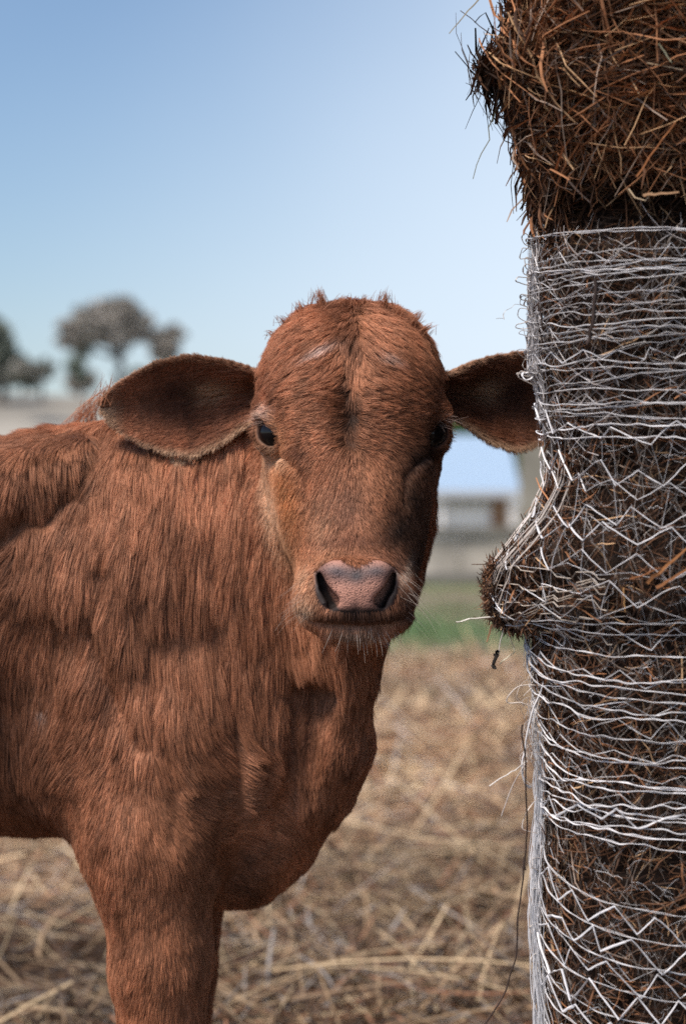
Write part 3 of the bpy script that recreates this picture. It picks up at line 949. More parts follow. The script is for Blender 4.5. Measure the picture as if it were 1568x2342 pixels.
def bale_xy(s):
    q = (s + _s0) % BALE_LEN
    p = np.stack([np.interp(q, _ss, _bo2[:, i]) for i in (0, 1)], -1)
    n = np.stack([np.interp(q, _ss, _bn2[:, i]) for i in (0, 1)], -1)
    return p, n / np.linalg.norm(n, axis=-1, keepdims=True)

_pv = np.array([-300, 0, 60, 105, 140, 165, 195, 240, 340, 480, 540, 640, 850, 880, 1000, 1100, 1180, 1250, 1300, 1350, 1400, 1435, 1455, 1560, 1620, 1750, 1850, 2000, 2100, 2342, 2600])
_pu = np.array([1178, 1174, 1166, 1142, 1084, 1090, 1150, 1176, 1196, 1213, 1214, 1210, 1209, 1226, 1240, 1245, 1216, 1165, 1126, 1116, 1122, 1150, 1206, 1209, 1224, 1243, 1242, 1232, 1228, 1240, 1240])
def v_of(z): return 1172 - (z - CAM_H) * K / 2.15
def z_of(v): return CAM_H + (1172 - v) * 2.15 / K

def bale_disp(s, z):
    v = v_of(z)
    prof = (1215 - 20 - np.interp(v, _pv, _pu)) * 2.19 / K
    clump = np.exp(-((v - 145) / 45) ** 2) + np.exp(-((v - 1350) / 90) ** 2)
    w = np.exp(-(np.abs(s + .02) / (.16 - .07 * np.minimum(clump, 1))) ** 2.2)
    d = prof * w
    d = d - .018 * np.exp(-((v - 495) / 55) ** 2) * sstep(.02, .12, np.abs(s))          # crease under the loose top
    d = d + .020 * sstep(450, 200, v) * sstep(-.02, .10, s) * sstep(-100, 60, v)
    d = d + .014 * np.exp(-((v - 1330) / 140) ** 2) * sstep(.05, .16, s)
    d = d - .012 * np.exp(-((v - 1440) / 40) ** 2) * sstep(.0, .08, s)
    top = 1.60 + 0 * z
    d = d - .10 * sstep(1.46, 1.64, z) ** 2
    return d

def bale_pt(s, z, off=0.0):
    p, n = bale_xy(s)
    d = bale_disp(s, z) + off
    P = np.empty(s.shape + (3,))
    P[..., 0] = p[..., 0] + n[..., 0] * d; P[..., 1] = p[..., 1] + n[..., 1] * d; P[..., 2] = z
    return P, n

bale = empty('hay_bale', (.85, 2.58, 0))
tag(bale, 'tall dark brown hay bale bound in torn white net wrap', 'hay bale')

def hay_tint(s, z, n):
    v = v_of(z)
    top = sstep(500, 380, v + 60 * fbm(s * 12, z * 12, s * 0, 2)) * sstep(.02, .085, s)
    g = .5 + .5 * fbm(s * 14 + 3, z * 14, s * 0 + 1, 3)
    dark = np.array([.060, .034, .023]); mid = np.array([.17, .085, .048]); rust = np.array([.36, .170, .085]); straw = np.array([.50, .32, .18]); grey = np.array([.30, .23, .185])
    r = rng.random(n)
    k = r[:, None]
    lo = np.where(k < .50, dark, np.where(k < .84, mid, np.where(k < .93, rust, np.where(k < .97, straw, grey))))
    hi = np.where(k < .13, dark, np.where(k < .36, mid, np.where(k < .72, rust, np.where(k < .87, straw, grey))))
    rusty = sstep(.5, .9, g) * (v > 900)
    pick = rng.random(n) < np.clip(top + .30 * rusty, 0, 1)
    c = np.where(pick[:, None], hi, lo)
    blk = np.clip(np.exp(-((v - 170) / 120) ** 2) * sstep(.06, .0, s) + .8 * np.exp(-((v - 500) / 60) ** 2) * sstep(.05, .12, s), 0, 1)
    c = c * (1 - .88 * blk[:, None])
    return c * rng.uniform(.65, 1.3, n)[:, None]

# core
sv = np.concatenate([np.arange(-.5, .5, .006), np.arange(.5, BALE_LEN - .5, .025)])
zv = np.concatenate([np.arange(0, .36, .02), np.arange(.36, 1.62, .006), [1.63, 1.64]])
SG, ZG = np.meshgrid(sv, zv, indexing='ij')
rough = .012 * fbm(SG * 26, ZG * 26, SG * 0, 3) - .006
CP, _ = bale_pt(SG, ZG, rough - .004)
ns, nz_ = SG.shape
ii = np.arange(ns * nz_).reshape(ns, nz_); jj = np.roll(ii, -1, 0)
core_V = CP.reshape(-1, 3)
core_F = np.stack([ii[:, :-1], jj[:, :-1], jj[:, 1:], ii[:, 1:]], -1).reshape(-1, 4)
# lid: rings shrinking to the middle, slightly domed
cx, cy = .93, 2.56
lid_V = [core_V]; ringid = ii[:, -1]; lid_F = []
base_ring = CP[:, -1]
nb = len(core_V)
for j, f in enumerate((.93, .75, .5, .25, .02)):
    rg = base_ring.copy()
    rg[:, 0] = cx + (rg[:, 0] - cx) * f; rg[:, 1] = cy + (rg[:, 1] - cy) * f
    rg[:, 2] = 1.64 + .05 * (1 - f ** 2) + .015 * fbm(rg[:, 0] * 12, rg[:, 1] * 12, rg[:, 2] * 0, 2)
    lid_V.append(rg); new = nb + np.arange(ns); nb += ns
    lid_F.append(np.stack([ringid, np.roll(ringid, -1), np.roll(new, -1), new], -1)); ringid = new
core_V = np.concatenate(lid_V); core_F = np.concatenate([core_F] + lid_F)
core_T = np.tile(np.array([.030, .019, .014]), (len(core_V), 1)) * (1 + .4 * fbm(core_V[:, 0] * 60, core_V[:, 1] * 60, core_V[:, 2] * 60, 2))[:, None]

def hay_strands(n, srange, zrange, Lr, rr, off, tilt=.18, k=6, bias=None, curl=.13, sfun=None):
    s = rng.uniform(*srange, n) if sfun is None else sfun(n)
    z = rng.uniform(*zrange, n)
    P, nn = bale_pt(s, z, off + rng.uniform(-.003, .004, n))
    v = v_of(z)
    tn = np.stack([-nn[:, 1], nn[:, 0], 0 * z], 1)
    N3 = np.c_[nn, 0 * z]
    a = rng.uniform(0, 2 * math.pi, n)
    if bias is not None:                       # some stems lie along a common direction
        b = rng.random(n) < bias[1]
        a = np.where(b, bias[0] + rng.normal(0, .35, n), a)
    d = np.cos(a)[:, None] * tn + np.sin(a)[:, None] * np.array([0, 0, 1.0]) + rng.normal(0, tilt, n)[:, None] * N3
    d /= np.linalg.norm(d, axis=1, keepdims=True)
    L = rng.uniform(*Lr, n) * rng.uniform(.6, 1, n)
    perp = np.cross(d, N3)
    t = np.linspace(-.5, .5, k)[None, :, None]
    bend = rng.normal(0, curl, n)[:, None, None]; kink = rng.normal(0, .06, (n, k, 3))
    Q = P[:, None] + L[:, None, None] * (t * d[:, None] + bend * (t * t) * perp[:, None] + kink * .25 - .30 * np.abs(t) ** 2 * N3[:, None])
    r = rng.uniform(*rr, n)[:, None] * np.array([.6, .95, 1, 1, .9, .45])[None, :k]
    return Q, r, hay_tint(s, z, n)

HV, HF, HT = [core_V], [core_F], [core_T]; hoff = len(core_V)
def add_hay(Q, r, c, flat=.45):
    global hoff
    V, F = tubes(Q, r, 3, flat)
    HV.append(V); HF.append(F + hoff); hoff += len(V)
    HT.append(np.repeat(c, Q.shape[1] * 3, 0))
add_hay(*hay_strands(15000, (-.16, .34), (.33, 1.60), (.010, .040), (.0003, .0008), .001, .35))
add_hay(*hay_strands(7000, (-.14, .32), (.33, 1.60), (.02, .07), (.0005, .0014), .003, .25, bias=(.1, .3)))
add_hay(*hay_strands(5200, (-.08, .34), (z_of(500), 1.60), (.03, .10), (.0007, .0020), .006, .28, bias=(.5, .25)), flat=.3)
add_hay(*hay_strands(1000, (-.05, .34), (z_of(430), 1.62), (.06, .17), (.0010, .0024), .012, .22, bias=(-.35, .4)), flat=.3)
add_hay(*hay_strands(900, (-.07, .07), (z_of(1440), z_of(1250)), (.015, .05), (.0004, .0012), .004, .5))
add_hay(*hay_strands(1500, (-.06, .025), (z_of(1450), z_of(1290)), (.010, .035), (.0005, .0013), .011, .8))
add_hay(*hay_strands(900, (-.07, .05), (z_of(340), z_of(60)), (.012, .04), (.0004, .0010), .004, .7))
add_hay(*hay_strands(11000, (.34, .95), (.33, 1.60), (.015, .06), (.0005, .0012), .002, .3))
add_hay(*hay_strands(6500, (.34, .95), (z_of(500), 1.60), (.03, .10), (.0007, .0020), .006, .28, bias=(.5, .25)), flat=.3)
add_hay(*hay_strands(14000, (.9, BALE_LEN - .16), (0, 1.62), (.04, .12), (.001, .0025), .003, .25))
add_hay(*hay_strands(4000, (-.30, .6), (0, .34), (.03, .10), (.0008, .002), .003, .25))
# loose stems over the top
n = 3500
th = rng.uniform(0, 6.28, n); f = np.sqrt(rng.random(n))
i0 = (rng.random(n) * ns).astype(int)
P0 = np.c_[cx + (base_ring[i0, 0] - cx) * f, cy + (base_ring[i0, 1] - cy) * f, 1.65 + .05 * (1 - f ** 2)]
d = np.c_[np.cos(th), np.sin(th), rng.normal(0, .25, n)]
t = np.linspace(-.5, .5, 5)[None, :, None]
Q = P0[:, None] + rng.uniform(.04, .16, n)[:, None, None] * (t * d[:, None] - .3 * t * t * np.array([0, 0, 1.0]))
add_hay(Q, rng.uniform(.0007, .0018, n)[:, None] * np.array([.6, 1, 1, .9, .5]), hay_tint(np.full(n, .2), np.full(n, 1.5), n))

# chosen stems: straight-line runs given on the face of the bale as (s, v) ends
def stem(pts, r, col, k=7, wob=.0015):
    """pts: list of (u, v, Y)"""
    Pp = np.array([at(*p) for p in pts])
    tt = np.linspace(0, len(Pp) - 1, k)
    Q = np.stack([np.interp(tt, np.arange(len(Pp)), Pp[:, i]) for i in range(3)], 1)
    Q[1:-1] += rng.normal(0, min(wob, .012 * np.linalg.norm(Pp[-1] - Pp[0])), (k - 2, 3))
    return Q[None], (r * np.linspace(1, .55, k))[None], np.array([col])
BLK, RUST, STRW, BRN, PALE = (.022, .016, .012), (.33, .135, .055), (.50, .34, .19), (.12, .07, .045), (.58, .45, .30)
for pts, r, c in [
    ([(1168, 150, 2.19), (1135, 95, 2.18), (1108, 25, 2.17), (1085, 52, 2.17)], .0016, BLK),
    ([(1170, 165, 2.19), (1120, 75, 2.18), (1052, 25, 2.16)], .0013, BRN),
    ([(1094, 0, 2.17), (1027, 77, 2.15)], .0014, (.16, .14, .09)),
    ([(1135, 190, 2.18), (1082, 168, 2.17), (1040, 118, 2.16)], .0013, BLK), ([(1130, 170, 2.18), (1080, 140, 2.16)], .0010, BLK),
    ([(1120, 155, 2.18), (1094, 105, 2.17)], .0009, BLK), ([(1140, 150, 2.18), (1112, 98, 2.17)], .0010, BLK),
    ([(1110, 205, 2.18), (1064, 190, 2.17)], .0008, BLK), ([(1180, 20, 2.19), (1120, 18, 2.17)], .0007, BLK), ([(1190, 60, 2.19), (1150, 110, 2.18)], .0009, BLK),
    ([(1137, 236, 2.18), (1112, 320, 2.175), (1081, 410, 2.17)], .0013, (.15, .15, .10)), ([(1160, 215, 2.19), (1135, 240, 2.18)], .0012, BLK),
    ([(1165, 290, 2.19), (1150, 320, 2.185), (1172, 330, 2.19)], .0011, BLK), ([(1215, 400, 2.19), (1185, 365, 2.18)], .0009, BLK),
    ([(1240, 340, 2.14), (1330, 290, 2.075), (1420, 240, 2.045), (1560, 180, 2.02)], .0022, RUST), ([(1248, 338, 2.13), (1340, 288, 2.07)], .0016, RUST),
    ([(1390, 25, 2.05), (1480, 55, 2.02), (1575, 100, 2.01)], .0019, (.40, .22, .12)), ([(1225, 215, 2.14), (1320, 140, 2.08), (1365, 90, 2.05)], .0017, (.10, .07, .06)),
    ([(1395, 100, 2.05), (1430, 160, 2.03), (1460, 215, 2.02)], .0017, (.42, .28, .16)), ([(1400, 105, 2.045), (1455, 120, 2.03), (1480, 150, 2.02), (1560, 160, 2.01)], .0012, PALE),
    ([(1240, 0, 2.15), (1232, 90, 2.14), (1245, 150, 2.13), (1215, 270, 2.15)], .0013, (.33, .22, .13)), ([(1265, 120, 2.11), (1275, 165, 2.10), (1270, 190, 2.10)], .0022, (.52, .37, .2)),
    ([(1285, 245, 2.09), (1330, 265, 2.07), (1360, 290, 2.05)], .0010, PALE), ([(1455, 405, 2.03), (1500, 340, 2.02), (1545, 280, 2.01)], .0016, RUST),
    ([(1437, 432, 2.035), (1450, 452, 2.03), (1475, 460, 2.02), (1490, 440, 2.02)], .0012, PALE), ([(1470, 448, 2.02), (1552, 440, 2.01)], .0024, (.5, .3, .17)),
    ([(1505, 100, 2.01), (1535, 145, 2.01)], .0018, (.42, .40, .26)), ([(1480, 1335, 2.03), (1570, 1255, 2.01)], .0034, (.36, .16, .065)), ([(1500, 1345, 2.02), (1575, 1300, 2.01)], .0030, (.34, .15, .065)),
    ([(1440, 1325, 2.03), (1510, 1300, 2.02)], .0015, RUST), ([(1425, 1345, 2.04), (1428, 1400, 2.04)], .0013, (.45, .25, .1)),
    ([(1300, 1040, 2.09), (1240, 1145, 2.17)], .0014, (.2, .09, .045)), ([(1252, 1080, 2.16), (1233, 1170, 2.17)], .0015, (.2, .085, .04)), ([(1235, 1135, 2.18), (1198, 1178, 2.17)], .0007, (.22, .12, .07)),
    ([(1180, 1300, 2.18), (1130, 1290, 2.16), (1078, 1292, 2.14)], .0014, BRN), ([(1172, 1308, 2.17), (1120, 1272, 2.15)], .0012, (.33, .15, .07)), ([(1170, 1320, 2.17), (1128, 1300, 2.15)], .0022, (.06, .04, .03)),
    ([(1150, 1345, 2.17), (1108, 1348, 2.15)], .0017, BRN), ([(1130, 1370, 2.17), (1078, 1395, 2.14)], .0005, BRN), ([(1135, 1412, 2.17), (1085, 1414, 2.15), (1042, 1424, 2.14)], .0018, (.62, .60, .55)),
    ([(1130, 1418, 2.17), (1082, 1412, 2.15)], .0011, BRN), ([(1124, 1430, 2.17), (1112, 1470, 2.16)], .0014, (.25, .13, .07)), ([(1190, 1430, 2.18), (1182, 1460, 2.18)], .0010, BRN)]:
    add_hay(*stem(pts, r, c), flat=.6)
m_hay = tint_mat('hay', .8, .15)
mesh_obj('hay', np.concatenate(HV), np.concatenate(HF), m_hay, bale, attrs={'tint': np.concatenate(HT)})

# ---------------- net wrap (s in metres from the left edge of the bale, v is a height)
NV, NF, NT = [], [], []; noff = 0
WHITE, GREY = np.array([.74, .75, .79]), np.array([.33, .29, .26])
def add_net(S, V, off, r, col, flat=.55, sides=4):
    """S, V (n,k) ; one call adds n threads"""
    global noff
    P, _ = bale_pt(np.asarray(S), z_of(np.asarray(V)), off)
    n, k = P.shape[:2]
    r = .85 * rng.uniform(.55, 1.12, (n, 1)) * np.broadcast_to(r, (n, k)) * rng.uniform(.8, 1.2, (n, k))
    Vv, F = tubes(P, r, sides, flat)
    NV.append(Vv); NF.append(F + noff); noff += len(Vv)
    c = np.broadcast_to(col, (n, 3)) * rng.uniform(.72, 1.12, (n, 1))
    NT.append(np.repeat(c, k * sides, 0))

NE = .86
def chain(v_fn, s0, s1, off=.010, r=.0011, col=WHITE, amp=4, step=.004, seed=0, wl=.03, twist=2):
    s = np.arange(s0, s1, step)
    ph = rng.uniform(0, 100)
    v = v_fn(s) + amp * vnoise(s / wl + ph, s * 0 + ph, s * 0) + amp * .35 * vnoise(s / (wl * .3) + ph, s * 0 + ph, s * 0 + 3)
    o = off + .002 * vnoise(s / .02 + ph, s * 0, s * 0 + 7)
    for j in range(twist):
        jt = rng.uniform(-.9, .9) + 1.6 * vnoise(s / .012 + ph + 9 * j, s * 0, s * 0 + j)
        add_net(s[None], (v + jt)[None], (o + .0006 * j)[None], r / (1 + .35 * (twist - 1)), col)
    return s, v

def zigzag(v_fn, s0, s1, pitch, amp, off=.010, r=.0012, col=WHITE, ph=0.0, jit=.24):
    n = int((s1 - s0) / (pitch / 2))
    sk = s0 + (np.arange(n) + ph) * pitch / 2 + rng.normal(0, pitch * jit * .5, n)
    vk = v_fn(sk) + amp * np.where(np.arange(n) % 2, 1, -1) * rng.uniform(.45, 1.25, n)
    q = np.linspace(0, n - 1, (n - 1) * 5 + 1)
    s, v = np.interp(q, np.arange(n), sk), np.interp(q, np.arange(n), vk)
    v = v + 1.5 * vnoise(s / .006, s * 0 + ph, s * 0) + 5 * vnoise(s / .022, s * 0 + ph, s * 0 + 9)
    add_net(s[None], v[None], (off + .0015 * vnoise(s / .015, s * 0 + ph, s * 0))[None], r, col)
    return sk, vk

# inner turns: a dense mat of thin greyish threads
def mat_threads(n, srange, vrange, Lr, r, off, col, ang):
    s = rng.uniform(*srange, n); v = rng.uniform(*vrange, n)
    a = np.where(rng.random(n) < .5, 1, -1) * rng.normal(ang, .28, n)
    L = rng.uniform(*Lr, n)
    t = np.linspace(-.5, .5, 7)[None]
    w = rng.uniform(-.5, .5, (n, 1)) * t * t * L[:, None] + rng.normal(0, .0012, (n, 7))
    S = s[:, None] + L[:, None] * t * np.cos(a)[:, None] - w * np.sin(a)[:, None]
    Z = L[:, None] * t * np.sin(a)[:, None] + w * np.cos(a)[:, None]
    add_net(S, v[:, None] - Z * K / 2.15, off + rng.uniform(-.002, .002, (n, 1)) + 0 * S, r, col, sides=3)
mat_threads(612, (-.10, .75), (560, 1000), (.03, .09), .00055, .006, GREY, 1.0)
mat_threads(306, (-.10, .75), (560, 1010), (.03, .10), .0007, .008, (.45, .42, .42), .5)
mat_threads(494, (-.10, .75), (960, 1460), (.03, .10), .0005, .005, GREY * .8, 1.15)
mat_threads(494, (-.10, .75), (1440, 1900), (.03, .09), .00055, .005, GREY, .95)
mat_threads(494, (-.10, .75), (1880, 2420), (.03, .10), .0005, .005, GREY * .85, 1.2)
mat_threads(304, (-.06, .05), (560, 950), (.02, .06), .0007, .009, (.52, .50, .50), 1.2)

for va, vb in ((548, 1000), (980, 1460), (1440, 1900), (1880, 2420)):
    mat_threads(494, (-.10, .75), (va, vb), (.008, .035), .00026, .0115, (.62, .62, .65), .55)
# top band: bunched chains running round the bale
chain(lambda s: 540 + 70 * s, -.5, NE, .012, .0014, amp=3)
chain(lambda s: 546 + 66 * s, -.1, NE, .011, .0009, amp=3)
for v0, sl in [(604, -20), (618, 10), (628, 30), (640, -60), (655, -30), (668, -110), (684, -130), (700, -20), (712, 20), (738, -30), (756, 10), (768, 40), (790, -40), (806, -140),
               (818, -160), (838, 20), (846, 60), (866, -260), (892, -60), (905, -40), (925, 60), (940, 40), (948, 130), (960, -30)]:
    cur = rng.uniform(-1, 1)
    chain(lambda s: v0 + sl * s + 60 * cur * (s - .1) * (s + .05) * 8, -.55 if rng.random() < .6 else rng.uniform(-.1, .04), NE if rng.random() < .8 else rng.uniform(.2, .3),
          rng.uniform(.009, .014), rng.uniform(.0008, .0012), WHITE * rng.uniform(.72, 1.02), amp=rng.uniform(5, 12), wl=rng.uniform(.025, .06), twist=2 if rng.random() < .6 else 1)
for v0 in (612, 662, 690, 730, 775, 830, 880, 930):
    zigzag(lambda s: v0 - 30 * s, -.08, NE, rng.uniform(.030, .05), rng.uniform(10, 20), .0095, .0007, WHITE * .8, rng.random(), .3)
# stretched middle: open honeycomb
rows = []
for i, v0 in enumerate([v_ + float(rng.normal(0, 9)) for v_ in range(990, 1440, 54)]):
    fn = lambda s, v0=v0: v0 + 55 * np.sin((s - .02) * 9) * .5 + 60 * (s - .14) * (1 if v0 < 1300 else .3) + 22 * np.exp(-((s - .03) / .05) ** 2) * (v0 - 1100) / 120 + 10 * vnoise(s / .08, s * 0 + v0, s * 0)
    rows.append(zigzag(fn, .005, NE, .050, 24, .012, .0013, WHITE * rng.uniform(.85, 1.05), i % 2))
    if i % 2: zigzag(lambda s: fn(s) + 24, .0, NE, .056, 12, .009, .0006, WHITE * .7, (i + 1) % 2, .25)
for (sa, va), (sb, vb) in zip(rows[:-1], rows[1:]):
    for j in range(1, min(len(sa), len(sb)) - 1):
        if rng.random() < .62:
            dn = int(np.argmin(np.abs(sb - sa[j])))
            q = np.linspace(0, 1, 6)
            add_net((sa[j] + (sb[dn] - sa[j]) * q)[None], (va[j] + (vb[dn] - va[j]) * q + rng.normal(0, 1.2, 6))[None], .0095, .0007, WHITE * .62)
chain(lambda s: 985 + 5 * np.sin(s * 30), -.1, NE, .012, .0012, amp=7)
chain(lambda s: 1000 + 60 * s, .02, NE, .012, .0010, amp=6)
# threads pulled down over the bulge at the torn edge
for j in range(11):
    a = rng.uniform(.0, .10); b = a * .55 - .035 + rng.normal(0, .004)
    v = np.linspace(rng.uniform(1010, 1100), rng.uniform(1400, 1450), 40)
    q = np.linspace(0, 1, 40)
    s = a + (b - a) * (q * q * (3 - 2 * q)) + .003 * vnoise(q * 9 + j, q * 0, q * 0)
    add_net(s[None], v[None], .010 + .004 * np.sin(q * 3.1)[None], rng.uniform(.0008, .0014), np.array([.56, .50, .45]) * rng.uniform(.8, 1.1))
for j in range(7):                               # drawn out sideways from the bulge
    q = np.linspace(0, 1, 34)
    v0 = 1290 + 24 * j
    add_net((-.02 + .17 * q)[None], (v0 + 60 * (1 - q) ** 1.5 - 20 * np.sin(q * 5 + j) + 9 * np.sign(np.sin(q * 26)) * q)[None], .011, .0011, np.array([.55, .49, .43]))
# sagging turns under the bulge
for v0, d, a in [(1400, 20, 8), (1418, 25, 8), (1438, 60, 7), (1452, 110, 6), (1462, 150, 6), (1490, 90, 8), (1500, 130, 7), (1540, 110, 9), (1585, 100, 10), (1600, 150, 9), (1650, 80, 10), (1665, 130, 10), (1720, 70, 10)]:
    chain(lambda s: v0 + d * (1 - np.exp(-np.maximum(s, -.05) / .09)) - 60 * (s - .1), -.06 if rng.random() < .7 else .02, NE, rng.uniform(.009, .013), rng.uniform(.0009, .0014), WHITE * rng.uniform(.8, 1.05), amp=a, wl=.035)
for i, v0 in enumerate((1475, 1530, 1580, 1640, 1690, 1740)):
    zigzag(lambda s: v0 + 80 * (1 - np.exp(-np.maximum(s, 0) / .1)), .01, NE, rng.uniform(.045, .06), rng.uniform(14, 26), .0095, .0008, WHITE * .85, i % 2, .25)
# knotted band
for v0, sl in [(1770, 60), (1790, 120), (1805, 160), (1822, 90), (1835, 180), (1850, 40), (1868, 120)]:
    chain(lambda s: v0 + sl * s, .0, NE, rng.uniform(.010, .014), .0013, WHITE * rng.uniform(.85, 1.05), amp=14, wl=.04)
zigzag(lambda s: 1830 + 90 * s, .01, NE, .05, 22, .012, .0013, WHITE, 0, .25)
# lower turns: sloping chains with zigzags between
for i, v0 in enumerate(range(1925, 2560, 62)):
    fn = lambda s, v0=v0: v0 + 150 * (1 - np.exp(-np.maximum(s - .02, -.06) / .11))
    chain(fn, -.3, NE, .010, .0009, WHITE * .82, amp=5, wl=.05)
    zigzag(lambda s: fn(s) + 34, .02, NE, .043, 29, .012, .0015, WHITE * rng.uniform(.9, 1.05), i % 2, .16)
    if i % 2 == 0: zigzag(lambda s: fn(s) + 10, .01, NE, .05, 20, .0085, .0006, WHITE * .6, 1, .3)
# rope of gathered threads down the left edge
for j in range(62):
    v = np.linspace(rng.uniform(1600, 1850), rng.uniform(2380, 2480), 60)
    q = (v - 1600) / 800
    wdt = .010 + .014 * q
    s = .008 + .020 * q + wdt * rng.normal(0, .55) + .006 * vnoise(v / 130 + j, v * 0, v * 0) + .0015 * vnoise(v / 28 + j, v * 0 + 5, v * 0)
    add_net(s[None], v[None], (.010 + rng.uniform(0, .008) + .003 * vnoise(v / 60 + j, v * 0, v * 0 + 2))[None], rng.uniform(.0005, .0010), WHITE * rng.uniform(.62, 1.02), sides=3)
# elsewhere round the bale
for v0 in range(560, 3300, 45):
    chain(lambda s: v0 + 0 * s, NE - .02, BALE_LEN - .25, .010, .0013, WHITE * .9, amp=14, step=.012, wl=.08, twist=1)
for v0 in range(580, 3300, 90):
    zigzag(lambda s: v0 + 0 * s, NE - .02, BALE_LEN - .25, .07, 24, .010, .0010, WHITE * .85)
m_net, nt, b = mat_new('net_plastic')
a = nt.nodes.new('ShaderNodeAttribute'); a.attribute_name = 'tint'
nt.links.new(a.outputs['Color'], b.inputs['Base Color']); b.inputs['Roughness'].default_value = .38; b.inputs['Specular IOR Level'].default_value = .5

# free ends, loops and strings in the air by the left edge
def free(pts, r, col, k=26, wob=.0012):
    global noff
    Pp = np.array([at(*p) for p in pts]); m = len(Pp)
    tt = np.linspace(0, m - 1, k)
    i = np.clip(tt.astype(int), 0, m - 2); f = (tt - i)[:, None]
    g = lambda j: Pp[np.clip(j, 0, m - 1)]
    p0, p1, p2, p3 = g(i - 1), g(i), g(i + 1), g(i + 2)
    Q = .5 * (2 * p1 + (p2 - p0) * f + (2 * p0 - 5 * p1 + 4 * p2 - p3) * f ** 2 + (3 * p1 - p0 - 3 * p2 + p3) * f ** 3)
    ph = rng.uniform(0, 99)
    Q = Q + wob * np.stack([vnoise(tt * 2 + ph, tt * 0, tt * 0 + c) for c in range(3)], 1)
    V, F = tubes(Q[None], np.full((1, k), r), 4, .6)
    NV.append(V); NF.append(F + noff); noff += len(V)
    NT.append(np.tile(np.array(col), (len(V), 1)))
TW, DK = (.55, .50, .46), (.05, .035, .03)
free([(1160, 1400, 2.17), (1150, 1440, 2.165), (1140, 1500, 2.16), (1128, 1525, 2.16)], .0009, TW)
free([(1155, 1420, 2.17), (1165, 1460, 2.165), (1175, 1480, 2.165), (1168, 1500, 2.16), (1140, 1520, 2.16)], .0009, (.5, .47, .36))
free([(1150, 730, 2.16), (1152, 718, 2.165), (1172, 700, 2.17), (1208, 702, 2.18)], .0004, (.3, .27, .25)); free([(1135, 731, 2.155), (1150, 728, 2.16)], .0004, (.3, .27, .25))
for v0 in (545, 575, 600, 618, 635, 672, 690, 712, 735, 760, 800, 830, 850, 858):
    w = rng.uniform(8, 26)
    free([(1225, v0, 2.17), (1212 - w, v0 + rng.uniform(-14, 6), 2.172), (1208 - w, v0 + rng.uniform(4, 18), 2.174), (1222, v0 + rng.uniform(14, 34), 2.175)], rng.uniform(.0005, .0009), np.array(TW) * rng.uniform(.6, 1.15))
free([(1205, 850, 2.165), (1195, 858, 2.16), (1205, 868, 2.16), (1225, 862, 2.165), (1250, 858, 2.15)], .0012, WHITE)
free([(1240, 1020, 2.17), (1234, 1045, 2.165), (1240, 1072, 2.17)], .0008, TW)
free([(1250, 1570, 2.15), (1190, 1570, 2.15), (1158, 1608, 2.15), (1200, 1612, 2.15), (1245, 1640, 2.16)], .0009, TW)
free([(1265, 1520, 2.14), (1240, 1570, 2.14), (1215, 1640, 2.14), (1200, 1700, 2.14), (1196, 1760, 2.14), (1200, 1790, 2.14), (1212, 1800, 2.15)], .0016, (.66, .65, .66))
free([(1262, 1530, 2.14), (1230, 1600, 2.145), (1218, 1680, 2.145), (1222, 1740, 2.145), (1250, 1790, 2.15)], .0010, TW)
free([(1205, 1740, 2.14), (1180, 1760, 2.14), (1155, 1772, 2.135), (1120, 1798, 2.13)], .0008, (.60, .58, .56)); free([(1200, 1745, 2.14), (1172, 1800, 2.135), (1148, 1868, 2.13)], .0007, (.52, .48, .46))
free([(1226, 1830, 2.155), (1205, 1860, 2.15), (1192, 1890, 2.15), (1208, 1905, 2.15), (1228, 1905, 2.155)], .0007, TW)
for v0 in (1560, 1590, 1630, 1660, 1720, 1960, 2040, 2110, 2180):
    w = rng.uniform(4, 14)
    free([(1242, v0, 2.16), (1226 - w, v0 + rng.uniform(-8, 8), 2.158), (1224 - w, v0 + 20, 2.158), (1240, v0 + rng.uniform(24, 50), 2.162)], .0006, np.array(TW) * rng.uniform(.6, 1.1))
for j in range(26):                              # frayed fuzz under the bulge
    u0, v0 = rng.uniform(1205, 1250), rng.uniform(1450, 1720)
    free([(u0, v0, 2.16), (u0 + rng.uniform(-26, 8), v0 + rng.uniform(10, 40), 2.155), (u0 + rng.uniform(-16, 14), v0 + rng.uniform(40, 90), 2.155)], rng.uniform(.0003, .0006), np.array(TW) * rng.uniform(.6, 1.1), 14, .003)
mesh_obj('net_wrap', np.concatenate(NV), np.concatenate(NF), m_net, bale, attrs={'tint': np.concatenate(NT)})
# dark plant stalks caught in the net
for args in [
    ([(1196, 1655, 2.13), (1198, 1780, 2.13), (1202, 1920, 2.13), (1202, 1990, 2.13)], .0013, DK, 30, .002),
    ([(1199, 1960, 2.13), (1190, 2040, 2.13), (1182, 2140, 2.125), (1172, 2220, 2.12), (1148, 2290, 2.115), (1100, 2360, 2.11)], .0013, DK, 40, .002),
    ([(1360, 640, 2.03), (1357, 700, 2.03), (1352, 760, 2.035), (1346, 790, 2.04)], .0030, (.045, .032, .028), 16, .002),
    ([(1230, 690, 2.13), (1240, 740, 2.125), (1238, 800, 2.125)], .0012, DK, 14),
    ([(1138, 1490, 2.158), (1130, 1510, 2.158), (1127, 1528, 2.158)], .0028, (.02, .017, .015), 12, .002)]:
    NV, NF, NT = [], [], []; noff = 0
    free(*args)
    mesh_obj('caught_stalk', np.concatenate(NV), np.concatenate(NF), m_hay, bale, attrs={'tint': np.concatenate(NT)})
